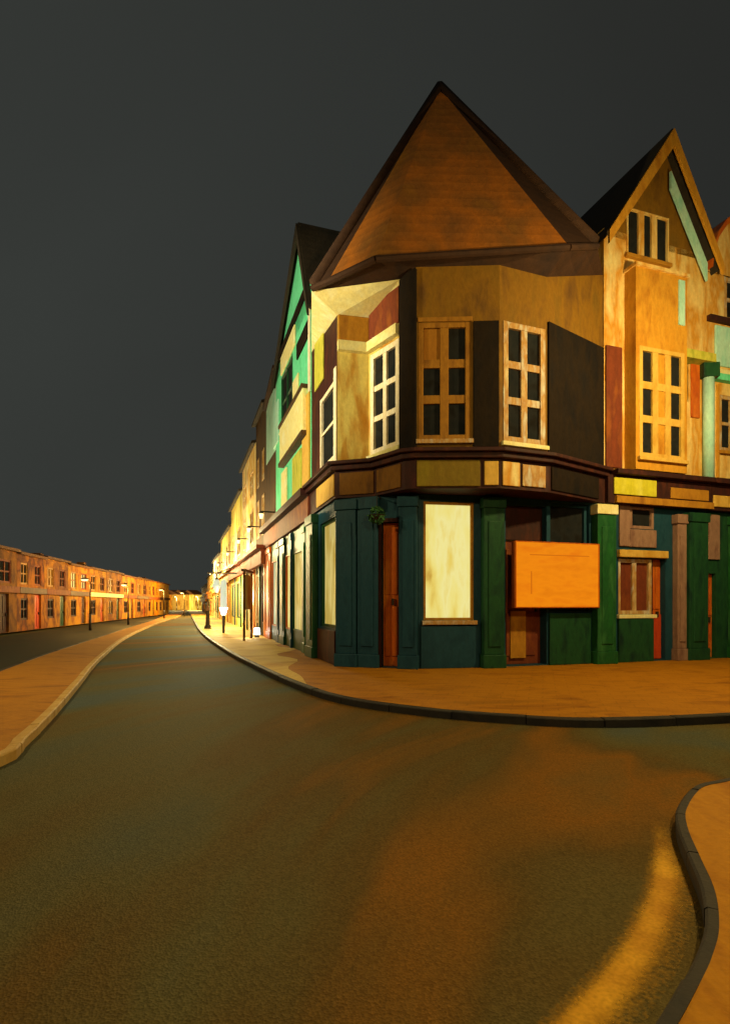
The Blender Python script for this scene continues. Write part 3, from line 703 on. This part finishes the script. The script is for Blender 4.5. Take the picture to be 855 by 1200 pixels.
# third house, cut by the frame
R3 = Facet(onR(826.3), RH.P(RH.L + 3.6, 0, 0).xy)
h3 = thing('gabled_house', 'apricot and pale mint house with rounded orange gable at the right edge', 'house', R3.P(1.8, -2, 0))
wl = MB(); dT = R3.rect(826, 838, 672, 767); dT = (.06, R3.s_of(838), .02, dT[3])
R3.wall(wl, 0, R3.L, 0, 3.66, [dT], .2); wl.build('shopfront_wall', M['green_dark'], h3)
door(h3, R3, dT, M['orange_door'], .1)
slab(h3, 'transom_panel', R3, (.04, R3.s_of(841), zz(655, 13.4), zz(602, 13.4)), M['mauve'], 0, .05)
pilaster(h3, R3, (R3.s_of(852), R3.s_of(870), 0, 3.55), M['green'], 0, .2)
pilaster(h3, R3, (R3.s_of(910), R3.s_of(930), 0, 3.55), M['green_dark'], 0, .2)
fas = MB(); R3.box(fas, .0, R3.L, 3.66, 4.3, -.2, .16); R3.box(fas, .0, R3.L, 4.3, 4.42, -.2, .32); fas.build('fascia', M['maroon'], h3)
slab(h3, 'fascia_panel', R3, (.03, R3.L * .7, 3.74, 4.02), M['yellow_render'], .16, .2)
wl = MB(); wz = (R3.s_of(842), R3.s_of(872), 5.2, 6.6); wz2 = (R3.s_of(848), R3.s_of(880), 8.5, 10.1)
R3.wall(wl, 0, R3.L, 4.42, 9.6, [wz, wz2], .2)
for a, b in ((R3.P(0, 0, 0), R3.P(0, -7, 0)), (R3.P(0, -7, 0), R3.P(R3.L, -7, 0)), (R3.P(R3.L, -7, 0), R3.P(R3.L, 0, 0))):
    wl.poly([(a.x, a.y, 0), (b.x, b.y, 0), (b.x, b.y, 9.6), (a.x, a.y, 9.6)])
wl.build('upper_wall', M['gable_cream'], h3)
window(h3, R3, wz, 2, 2, M['pale_frame'], M['pane'], .08, .08, sill=M['ochre'])
window(h3, R3, (wz2[0], wz2[1], 8.5, 9.6), 2, 2, M['pale_frame'], M['pane'], .08, .08)
slab(h3, 'painted_panel', R3, (R3.s_of(836), R3.s_of(900), 7.3, 8.3), M['mint_pale'], 0.002, .05)
slab(h3, 'string_course', R3, (.02, R3.L, 8.36, 8.5), M['maroon'], 0.002, .12)
slab(h3, 'string_course', R3, (.02, R3.L, 6.9, 7.06), M['mint'], 0.002, .16)
slab(h3, 'string_course', R3, (R3.s_of(838), R3.L, 7.07, 7.2), M['cream'], 0.002, .10)
slab(h3, 'wall_panel', R3, (R3.s_of(838), R3.s_of(841.5), 4.5, 6.85), M['gable_ochre'], 0.002, .03)
gr = MB(); pp = []
sc_ = R3.L * .42; Rr = R3.L * .42
for k in range(13):
    a = math.pi * k / 12; pp.append((sc_ - Rr * math.cos(a), 9.6 + 1.55 * math.sin(a)))
gw = MB(); gw.poly([R3.P(s, .02, z) for s, z in pp]); gw.build('gable_wall', M['gable_cream'], h3)
for (s0_, z0_), (s1_, z1_) in zip(pp, pp[1:]):
    v = [R3.P(s0_, .2, z0_), R3.P(s1_, .2, z1_), R3.P(s1_, -7, z1_), R3.P(s0_, -7, z0_)]
    gr.hexa(v + [x + Vector((0, 0, .16)) for x in v])
gr.build('roof', M['orange_door'], h3)
# rain pipe between the two houses
pb = RH.P(RH.L - .05, .12, 4.44)
dp = thing('drainpipe', 'pale mint drainpipe running down between the two gabled houses', 'pipe', pb)
dm = MB(); dm.tube(pb, pb + Vector((0, 0, 2.45)), .13, .13, 14); dm.build('pipe', M['mint_pale'], dp, smooth=True)
hm = MB(); hm.box(pb.x - .2, pb.x + .2, pb.y - .15, pb.y + .1, pb.z + 2.45, pb.z + 2.8); hm.build('hopper', M['green_dark'], dp, .02)

# ================================================================= LEFT STREET FRONTAGE
def prow(par, fc, h, depth, m, holes, rear=True):
    mb = MB(); fc.wall(mb, 0, fc.L, 0, h, holes, .2)
    a, b, c, d = fc.P(0, 0, 0), fc.P(0, -depth, 0), fc.P(fc.L, -depth, 0), fc.P(fc.L, 0, 0)
    for p, q in ((a, b), (b, c), (c, d)): mb.poly([(p.x, p.y, 0), (q.x, q.y, 0), (q.x, q.y, h), (p.x, p.y, h)])
    return mb.build('wall', m, par)
def pitched(par, fc, h, depth, rise, m, over=.2):
    mb = MB(); L = fc.L
    A = [fc.P(0, over, h - .06), fc.P(L, over, h - .06), fc.P(L, -depth / 2, h + rise), fc.P(0, -depth / 2, h + rise)]
    B = [fc.P(0, -depth / 2, h + rise), fc.P(L, -depth / 2, h + rise), fc.P(L, -depth, h), fc.P(0, -depth, h)]
    for q in (A, B): mb.hexa([*q, *[v + Vector((0, 0, .13)) for v in q]])
    for t in (0.01, L - .01): mb.poly([fc.P(t, 0, h), fc.P(t, -depth, h), fc.P(t, -depth / 2, h + rise)])
    return mb.build('roof', m, par)

# mint house
MF = Facet(onL(312), onL(365))
mh = thing('gabled_house', 'mint green gabled house with cream panel on its front, left of the corner building', 'house', MF.P(MF.L / 2, -2, 0))
sh = MB(); hs = []
def gsh(fc, x0, x1, y0, y1, zmin=.25): r = fc.rect(x0, x1, y0, y1); return (r[0], r[1], max(zmin, r[2]), r[3])
lits = [(360, 366, 645, 712, 'win_cream2'), (343.5, 355, 642, 728, 'win_cream2'), (335.5, 341.5, 645, 735, 'win_cream'), (319, 324.5, 665, 725, 'win_mint')]
hs = [gsh(MF, *l[:4]) for l in lits]
hs = [(max(.05, a), b, .55, 2.9 + .02 * i) for i, (a, b, c, e) in enumerate(hs)]
MF.wall(sh, 0, MF.L, 0, 3.6, hs, .2); sh.build('shopfront_wall', M['green_dark'], mh)
for r, l in zip(hs, lits): window(mh, MF, r, 1, 1, M['green_dark'] if l[0] > 340 else M['orange_door'], M[l[4]], .05, .06, edge=.05)
for x0, x1, m in ((368, 373.5, 'green_dark'), (356, 359.3, 'green'), (342, 343.2, 'teal_dark'), (329, 334.5, 'green_dark'), (325.5, 328, 'teal_dark'), (313, 318, 'orange_door')):
    a, b = MF.s_of(x0), min(MF.s_of(x1), MF.L - .01)
    if a < b: pilaster(mh, MF, (a, b, 0, 3.55), M[m], 0, .05)
fas = MB(); MF.box(fas, 0, MF.L - .003, 3.603, 4.2, -.2, .1); fas.build('fascia', M['red_brown'], mh)
cn = MB(); MF.box(cn, 0, MF.L - .003, 4.203, 4.4, -.2, .3); cn.build('cornice', M['maroon'], mh)
wm = gsh(MF, 330, 343, 378, 455); wm = (wm[0], wm[1], 7.25, 9.1)
wm2 = (MF.s_of(348), MF.s_of(361), 8.1, 9.05)
ul = MB(); smid = MF.s_of(330)
MF.wall(ul, smid - 1.2, MF.L, 4.4, 9.9, [wm], .2)
for a, b in ((MF.P(0, 0, 0), MF.P(0, -7, 0)), (MF.P(0, -7, 0), MF.P(MF.L, -7, 0)), (MF.P(MF.L, -7, 0), MF.P(MF.L, 0, 0))):
    ul.poly([(a.x, a.y, 0), (b.x, b.y, 0), (b.x, b.y, 8.2), (a.x, a.y, 8.2)])
ul.build('upper_wall', M['mint'], mh)
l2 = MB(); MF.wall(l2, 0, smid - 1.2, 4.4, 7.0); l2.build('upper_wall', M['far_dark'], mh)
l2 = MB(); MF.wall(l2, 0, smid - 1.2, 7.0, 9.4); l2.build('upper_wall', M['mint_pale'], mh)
window(mh, MF, wm, 2, 2, M['green_dark'], M['pane'], .06, .07, sill=M['cream'])
slab(mh, 'wall_panel', MF, (MF.s_of(349), MF.s_of(363), 8.55, 9.0), M['black_wall'], 0, .05)
slab(mh, 'painted_strip', MF, (MF.L - .25, MF.L - .05, 7.0, 9.5), M['white'], .003, .05)
slab(mh, 'wall_panel', MF, (wm[0] + .1, wm[1] + .5, 9.15, 9.75), M['cream'], .003, .06)
slab(mh, 'wall_panel', MF, (wm[1] + .2, wm[1] + 1.0, 7.35, 8.1), M['cream'], .003, .05)
slab(mh, 'wall_panel', MF, (wm[0] - 1.6, wm[0] - .5, 7.1, 8.6), M['mint_pale'], .003, .05)
slab(mh, 'string_course', MF, (smid - .9, MF.L - .3, 9.8, 9.93), M['black_wall'], .003, .12)
# box bay in cream
b0, b1 = MF.s_of(333), MF.s_of(361)
bx = MB(); MF.box(bx, b0, b1, 6.05, 7.2, .003, .16); by = bx.build('box_bay', M['cream'], mh, .02)
bt = MB(); MF.box(bt, b0 - .05, b1 + .05, 7.203, 7.3, 0.003, .2); MF.box(bt, b0 - .05, b1 + .05, 5.92, 6.046, .003, .2); bt.build('bay_moulding', M['far_dark'], by)
slab(mh, 'painted_strip', MF, (MF.s_of(344), MF.s_of(354), 4.5, 5.8), M['lime_strip'], .003, .05)
slab(mh, 'painted_strip', MF, (MF.s_of(356), MF.s_of(364), 4.5, 7.0), M['yellow_render'], .003, .06)
slab(mh, 'painted_strip', MF, (MF.s_of(331), MF.s_of(337), 4.5, 5.8), M['cream'], .003, .05)
sap = MF.s_of(353)
front_gable(mh, MF, smid - 1.2, MF.L, 9.4, zz(266, MF.Y_of(sap)), sap, 7, M['roof_night'], (M['roof_night'], M['roof_night']), M['mint'], .1)
lr = MB(); v = [MF.P(0, .15, 9.2), MF.P(smid - 1.1, .15, 9.9), MF.P(smid - 1.1, -7, 9.9), MF.P(0, -7, 9.2)]; lr.hexa(v + [x + Vector((0, 0, .12)) for x in v]); lr.build('lean_to_roof', M['roof_dark'], mh)

# receding row
rows_ = [(300, 312, 9.6, 'far_dark', 'win_amber', 'shadow-dark narrow house in the street row, next to the mint gabled house', 1.4),
         (284, 299.8, 8.9, 'far_mixed', 'win_amber', 'patchy cream and orange house in the row, left of the dark narrow one', 1.2),
         (271, 283.8, 7.9, 'far_yellow', 'win_cream2', 'tall yellow house in the row behind the hanging lantern', 1.1),
         (259, 270.8, 6.9, 'far_yellow', 'win_cream2', 'low primrose house in the row, between the tall yellow and chalk white houses', .9),
         (250, 258.8, 6.0, 'far_white', 'win_mint', 'chalk white house far down the row, brightly lit by the white lamp', .8),
         (243, 249.8, 4.9, 'far_white', 'win_cream2', 'small cream house second from the far end of the right-hand row', .7),
         (236.5, 242.8, 4.2, 'far_dark', 'win_amber', 'smallest dark house at the far end of the right-hand row', .6)]
for x0, x1, h, m, wmn, lab, rise in rows_:
    fc = Facet(onL(x0), onL(x1)); L = fc.L
    hs_ = thing('terraced_house', lab, 'house', fc.P(L / 2, -2, 0), 'houses receding along the right side of the street')
    wins, n = [], max(2, min(4, int(L / 2.6)))
    gz = min(3.0, h * .42)
    for k in range(n):
        a = L * (k + .2) / n; b = L * (k + .75) / n
        wins.append((a, b, .5, gz - .3))
        wins.append((a + .1, b - .1, gz + 1.3, min(h - .4, gz + 3.0)))
        if h > 8: wins.append((a + .15, b - .15, gz + 3.6, min(h - .3, gz + 4.9)))
    prow(hs_, fc, h, 8, M[m], wins)
    for k, w in enumerate(wins):
        low = w[2] < 1
        window(hs_, fc, w, 1 if low else 2, 1 if low else 2, M[random.choice(['pale_frame', 'ochre', 'green_dark', 'maroon'])] if low else M['pale_frame'],
               M[wmn] if low else (M['pane'] if random.random() < .6 else M['win_cream2']), .06, .08)
    fa = MB(); fc.box(fa, .01, L - .01, gz, gz + .62, .003, .22); fc.box(fa, .01, L - .01, gz + .63, gz + .78, .003, .4)
    fa.build('fascia', M['red_brown'] if x0 > 268 else M['ochre'], hs_)
    for k in range(n):
        pl = MB(); t = L * (k + .86) / n; fc.box(pl, t - .17, t + .17, 0, gz - .003, .003, .06); pl.build('pilaster', M[['green_dark', 'orange_door', 'ochre', 'teal_dark'][(k + int(x0)) % 4]], hs_)
    rf_ = pitched(hs_, fc, h, 8, rise, M['roof_night'])
    ch = MB(); fc.box(ch, L * .1, L * .1 + .7, h + .2, h + rise + .9, -4.4, -3.7); ch.build('chimney', M['far_dark'], rf_)

# ================================================================= TERRACE ACROSS THE ROAD (left)
T0 = gp(0, 742.5); T1 = gp(230, 715.6)
TL = Facet(T0 - (T1 - T0).normalized() * 12, T1)
def onT(px): q = TL.P(TL.s_of(px), 0, 0); return Vector((q.x, q.y))
tb = [-42, 20, 52, 80, 104, 125, 143, 159, 173, 186, 198]
tl = ['umber low terrace house cut by the left edge of the picture', 'russet terrace house with a dark doorway, second from the left edge',
      'rust and amber terrace house with pale slit window, third from the left edge', 'amber terrace house with bright upper window, brightest of the far terrace',
      'amber terrace house with a pale fascia strip, next right of the brightest one', 'rust terrace house with pale fascia strip, sixth from the left edge',
      'orange terrace house mid-row, seventh from the left edge', 'rust terrace house, eighth from the left edge', 'small orange terrace house, ninth from the left edge',
      'smallest straw terrace house where the far terrace ends']
tm = ['brick1', 'brick0', 'brick3', 'brick2', 'brick2', 'brick3', 'brick2', 'brick3', 'brick2', 'brick4']
for i, (x0, x1) in enumerate(zip(tb, tb[1:])):
    fc = Facet(onT(x0 + .15), onT(x1)); L = fc.L
    h = 3.95 + random.uniform(-.12, .12)
    th = thing('terraced_house', tl[i], 'house', fc.P(L / 2, -2, 0), 'low terrace across the road')
    n = max(2, int(L / 2.2)); wins = []; ds = None
    for k in range(n):
        a, b = L * (k + .25) / n, L * (k + .75) / n
        wins.append((a, b, 2.35, 3.45))
        if k == n // 2: ds = (a, min(b, a + 1.0), .02, 1.85)
        else: wins.append((a, b, .55, 1.65))
    prow(th, fc, h, 6, M[tm[i]], wins + [ds])
    for k, w in enumerate(wins):
        lit = (i == 3 and w[2] > 2 and k < 3) or (random.random() < .22)
        window(th, fc, w, 2, 2, M[['brown_frame', 'maroon', 'red_brown'][k % 3]], M['win_cream' if i == 3 and lit else 'win_amber'] if lit else M['pane'], .1, .08)
    door(th, fc, ds, M[['maroon', 'red_door', 'green_dark'][i % 3]], .1)
    fa = MB(); fc.box(fa, .01, L - .01, 1.9, 2.2, .003, .16); fa.build('fascia', M['cream'] if i in (4, 5) else M['maroon' if i % 2 else 'red_brown'], th)
    rf_ = pitched(th, fc, h, 6, .4, M['barge'])
    if i % 2: ch = MB(); fc.box(ch, L * .8, L * .8 + .6, h + .1, h + .95, -3.4, -2.8); ch.build('chimney', M['brick1'], rf_)
# distant houses across the bend
dx = [(198.5, 207, 712, 690, 'brick2', 'tiny orange house in the far distance, leftmost beyond the terrace end'), (207.5, 216, 713, 692, 'brick4', 'tiny straw house in the far distance, before the bend of the road'),
      (216.5, 226, 713, 691, 'brick4', 'tiny straw house in the far distance, where the road vanishes'), (226.5, 238, 714, 690, 'far_yellow', 'tiny yellow house in the far distance, beside the right-hand row')]
for x0, x1, yb, yt, m, lab in dx:
    Y = 128.0; fc = Facet(pt(x0, Y), pt(x1, Y + 2))
    hd = thing('distant_house', lab, 'house', fc.P(fc.L / 2, -2, 0), 'small houses closing the street')
    wins = [(fc.L * .2, fc.L * .4, 1.0, 2.2), (fc.L * .6, fc.L * .8, 1.0, 2.2)]
    prow(hd, fc, 3.6, 5, M[m], wins)
    for w in wins: window(hd, fc, w, 1, 1, M['brown_frame'], M['win_amber'], .1, .1)
    pitched(hd, fc, 3.6, 5, 1.0, M['barge'])

# ================================================================= STREET FURNITURE
def lamp_light(name, loc, energy, col=(1, .74, .38), size=.15, par=None):
    l = bpy.data.lights.new(name, 'POINT'); l.energy = energy; l.color = col; l.shadow_soft_size = size
    o = bpy.data.objects.new(name, l); COL.objects.link(o)
    if par: o.parent = par; o.location = Vector(loc) - wloc(par)
    else: o.location = loc
    return o
def street_lamp(base, h, arm, energy, label, col=(1, .74, .38), group='tall street lamps', r=.075, flood=False):
    b = Vector((base[0], base[1], base[2] if len(base) > 2 else 0)); t = thing('street_lamp', label, 'street lamp', b, group)
    p = MB(); p.tube(b, b + Vector((0, 0, .9)), r * 1.5, r * 1.3); p.tube(b + Vector((0, 0, .9)), b + Vector((0, 0, h)), r, r * .6); p.build('post', M['metal'], t, smooth=True)
    e = b + Vector((arm[0], arm[1], h + .15)); a = MB(); a.tube(b + Vector((0, 0, h - .05)), e, r * .5, r * .4); a.build('arm', M['metal'], t)
    hd = MB(); hd.tube(e + Vector((0, 0, .06)), e + Vector((0, 0, -.03)), .1, .26, 16); hd.build('lamp_head', M['metal'], t)
    ln = MB(); ln.tube(e + Vector((0, 0, -.04)), e + Vector((0, 0, -.12)), .2, .12, 16); ln.build('lens', M['lamp'], t)
    lamp_light('lamp_light', e + Vector((0, 0, -.32)), energy, col, .16, t)
    if flood:  # floodlight and spot added to brighten the cove and left front
        fz = b + Vector((.25, .2, h - .6)); f_ = MB(); f_.tube(fz, fz + Vector((.22, .18, 0)), .12, .2, 14); f_.build('added_floodlight', M['metal'], t)
        l = bpy.data.lights.new('added_spot', 'SPOT'); l.energy = 5600; l.color = (1, .84, .46); l.spot_size = math.radians(52); l.spot_blend = .5; l.shadow_soft_size = .15
        o = bpy.data.objects.new('added_spot', l); COL.objects.link(o); o.parent = t; src = fz + Vector((.27, .22, 0)); o.location = src - b
        o.rotation_euler = (Vector((-1.6, 14.5, 7.2)) - src).to_track_quat('-Z', 'Y').to_euler()
    return t
SOD = (1, .72, .27)
street_lamp((7.3, 8.9), 6.6, (-.5, -.5), 1350, 'tall iron street lamp beside the right-hand gabled houses', SOD)
street_lamp((4.2, 0.6), 6.0, (-1.0, .6), 900, 'tall iron street lamp on the near right pavement', SOD)
street_lamp((-9.5, 7.2), 6.4, (1.6, .4), 1300, 'tall iron street lamp on the left pavement facing the corner', (1, .76, .32), flood=True)
for px, dd_, en, lab in ((45, 2.6, 190, 'added short lamp post before the terrace, nearest to the left edge'), (100, 2.8, 640, 'added short lamp post before the brightest terrace house'), (150, 3.2, 1500, 'added short lamp post before the far half of the terrace'), (181, 3.4, 2200, 'added short lamp post before the far tip of the terrace')):
    q = TL.P(TL.s_of(px), dd_, ROAD)  # short posts added to carry the glow along the terrace
    street_lamp((q.x, q.y, ROAD), 2.7, (-.3, 0), en, lab, (1, .50, .09), 'added short lamp posts along the terrace', .05)

for px, en, lab in ((322, 260, 'added iron wall lantern on the far half of the mint gabled house'), (305, 420, 'added iron wall lantern on the shadow-dark narrow house'), (291, 900, 'added iron wall lantern on the patchy cream and orange house'),
                    (276, 1400, 'added iron wall lantern on the tall yellow house'), (263, 2000, 'added iron wall lantern on the low primrose house'), (252, 3600, 'added iron wall lantern on the chalk white house')):
    t_ = lineL.s_of(px); q = lineL.P(t_, 0, 4.75); nn = Vector((lineL.n.x, lineL.n.y, 0)); e = q + nn * .5  # lanterns added to light the row's fronts
    t = thing('added_wall_lantern', lab, 'lantern', q, 'added wall lanterns along the street row')
    p = MB(); p.tube(q, e, .03, .025, 8); p.build('bracket', M['metal'], t)
    p = MB(); p.tube(e + Vector((0, 0, .02)), e - Vector((0, 0, .08)), .04, .10, 12); p.build('lid', M['metal'], t)
    p = MB(); p.tube(e - Vector((0, 0, .085)), e - Vector((0, 0, .26)), .09, .05, 12); p.build('glass', M['lamp'], t)
    lamp_light('lamp_light', e + nn * .9 - Vector((0, 0, .5)), en, (1, .78, .36), .2, t)
for px, Y, lab in ((207, 122, 'added tiny lamp post in the far distance, left of the vanishing road'), (232, 118, 'added tiny lamp post in the far distance, right of the vanishing road')):
    q = pt(px, Y); street_lamp((q.x, q.y, ROAD), 3.0, (-.2, -.3), 4200, lab, (1, .76, .34), 'added lamp posts in the far distance', .06)  # posts added to brighten the far end of the street

# lit pavement sign with white lamp (pale panel on a dark stake)
q = gp(262, 742)
t = thing('lit_sign', 'slim pale lit sign column on a dark stake with white lamp, on the far pavement', 'sign', (q.x, q.y, 0))
p = MB(); p.tube((q.x, q.y, 0), (q.x, q.y, .95), .05, .09, 10); p.build('stake', M['metal'], t)
p = MB(); p.tube((q.x, q.y, 1.2), (q.x, q.y, 2.4), .16, .13, 16); p.tube((q.x, q.y, 2.401), (q.x, q.y, 2.5), .13, .05, 16); p.build('lit_panel', M['lit_panel'], t)
p = MB(); p.tube((q.x, q.y, .85), (q.x, q.y, 1.19), .09, .19, 16); p.build('lamp_globe', M['lamp_white'], t, smooth=True)
lamp_light('lamp_light', (q.x - .5, q.y - .5, 1.1), 120, (1, .84, .42), .3, t)
# dark bollard
q = gp(243.5, 737)
t = thing('bollard', 'slim dark bollard on the pavement edge, left of the lit sign', 'bollard', (q.x, q.y, 0))
p = MB(); p.tube((q.x, q.y, 0), (q.x, q.y, .2), .2, .16); p.tube((q.x, q.y, .2), (q.x, q.y, 1.0), .12, .09); p.build('post', M['metal'], t)
p = MB(); p.tube((q.x, q.y, 1.0), (q.x, q.y, 1.25), .13, .05); p.build('cap', M['rust'], t)
# small floor lamp
q = gp(301, 747)
t = thing('floor_lamp', 'small white glowing floor lamp at the foot of the shopfronts', 'lamp', (q.x, q.y, 0))
p = MB(); p.tube((q.x, q.y, 0), (q.x, q.y, .12), .1, .08); p.build('base', M['metal'], t)
p = MB(); p.tube((q.x, q.y, .12), (q.x, q.y, .38), .13, .11, 14); p.build('lens', M['lamp_white'], t)
lamp_light('lamp_light', (q.x - .3, q.y - .4, .3), 18, (1, .9, .6), .1, t)
# two-legged board
qa, qb = gp(286, 751), gp(294.5, 748)
t = thing('notice_board', 'tall rusty notice board on two thin legs standing on the pavement', 'sign', ((qa.x + qb.x) / 2, (qa.y + qb.y) / 2, 0))
for q in (qa, qb):
    p = MB(); p.tube((q.x, q.y, 0), (q.x, q.y, 2.55), .045, .04, 10); p.build('leg', M['rust'], t)
fb2 = Facet(qa, qb); p = MB(); fb2.box(p, .02, fb2.L - .02, 1.15, 2.45, -.03, .03); p.build('board', M['brick4'], t, .01)
p = MB(); fb2.box(p, -.12, fb2.L + .12, 2.56, 2.64, -.08, .08); p.build('top_rail', M['rust'], t)
# bracket with hanging lantern
Yl = onL(278).y - .8
q = lineL.P(lineL.s_of(282), 0, zz(672, onL(282).y))
e = q + Vector((lineL.n.x, lineL.n.y, 0)) * 1.9
t = thing('hanging_lantern', 'pale hanging lantern on a horizontal bracket over the far pavement', 'lantern', q)
p = MB(); p.tube(q, e, .05, .04, 8); p.tube(q + Vector((0, 0, .55)), q + (e - q) * .7, .03, .03, 8); p.tube(q + Vector((0, 0, .6)), q - Vector((0, 0, .1)), .04, .04, 8); p.build('bracket', M['metal'], t)
c = q + (e - q) * .72
p = MB(); p.tube(c, c - Vector((0, 0, .35)), .02, .02, 8); p.build('chain', M['metal'], t)
p = MB(); p.tube(c - Vector((0, 0, .35)), c - Vector((0, 0, .75)), .1, .24, 12); p.tube(c - Vector((0, 0, .75)), c - Vector((0, 0, 1.15)), .24, .08, 12); p.build('glass', M['lit_panel'], t)
p = MB(); p.tube(c - Vector((0, 0, .28)), c - Vector((0, 0, .38)), .05, .16, 12); p.build('lid', M['metal'], t)
lamp_light('lamp_light', c - Vector((-.35 * lineL.n.x * -1, .35, 1.35)), 700, (1, .80, .40), .25, t)

# ================================================================= NIGHT SKY
w = bpy.data.worlds.new('World'); scene.world = w; w.use_nodes = True
N, L = w.node_tree.nodes, w.node_tree.links
bg = N['Background']
tc = N.new('ShaderNodeTexCoord'); mp = N.new('ShaderNodeMapping'); mp.inputs['Scale'].default_value = (1, 1, 1)
ns = N.new('ShaderNodeTexNoise'); ns.inputs['Scale'].default_value = 1.3; ns.inputs['Detail'].default_value = 3; ns.inputs['Distortion'].default_value = .8
sx = N.new('ShaderNodeSeparateXYZ'); L.new(tc.outputs['Generated'], sx.inputs[0])      # town glow in the cloud, stronger to one side
md = N.new('ShaderNodeMath'); md.operation = 'MULTIPLY_ADD'; md.inputs[1].default_value = -.62; L.new(sx.outputs['X'], md.inputs[0])
hf = N.new('ShaderNodeMath'); hf.operation = 'MULTIPLY_ADD'; hf.inputs[1].default_value = .4; hf.inputs[2].default_value = .3; L.new(ns.outputs['Fac'], hf.inputs[0]); L.new(hf.outputs[0], md.inputs[2])
rp = N.new('ShaderNodeValToRGB'); rp.color_ramp.elements[0].position = .20; rp.color_ramp.elements[1].position = .86
rp.color_ramp.elements[0].color = (.0205, .0215, .0195, 1); rp.color_ramp.elements[1].color = (.0375, .0415, .0375, 1)
L.new(tc.outputs['Generated'], mp.inputs['Vector']); L.new(mp.outputs['Vector'], ns.inputs['Vector'])
L.new(md.outputs[0], rp.inputs['Fac']); L.new(rp.outputs['Color'], bg.inputs['Color']); bg.inputs['Strength'].default_value = 1.0

# ================================================================= CAMERA
cam = bpy.data.cameras.new('camera'); co = bpy.data.objects.new('camera', cam); COL.objects.link(co)
co.location = (0, 0, EYE); co.rotation_euler = (math.radians(90), 0, 0)
cam.sensor_fit = 'VERTICAL'; cam.sensor_height = 36; cam.lens = F / 1200 * 36
cam.shift_x = 0; cam.shift_y = (H - 600) / 1200.0
cam.clip_start = .05; cam.clip_end = 1500
scene.camera = co
scene.view_settings.view_transform = 'Standard'; scene.view_settings.look = 'None'
scene.view_settings.exposure = 0; scene.view_settings.gamma = 1
scene.render.engine = 'CYCLES'
scene.cycles.use_denoising = True
scene.cycles.max_bounces = 5
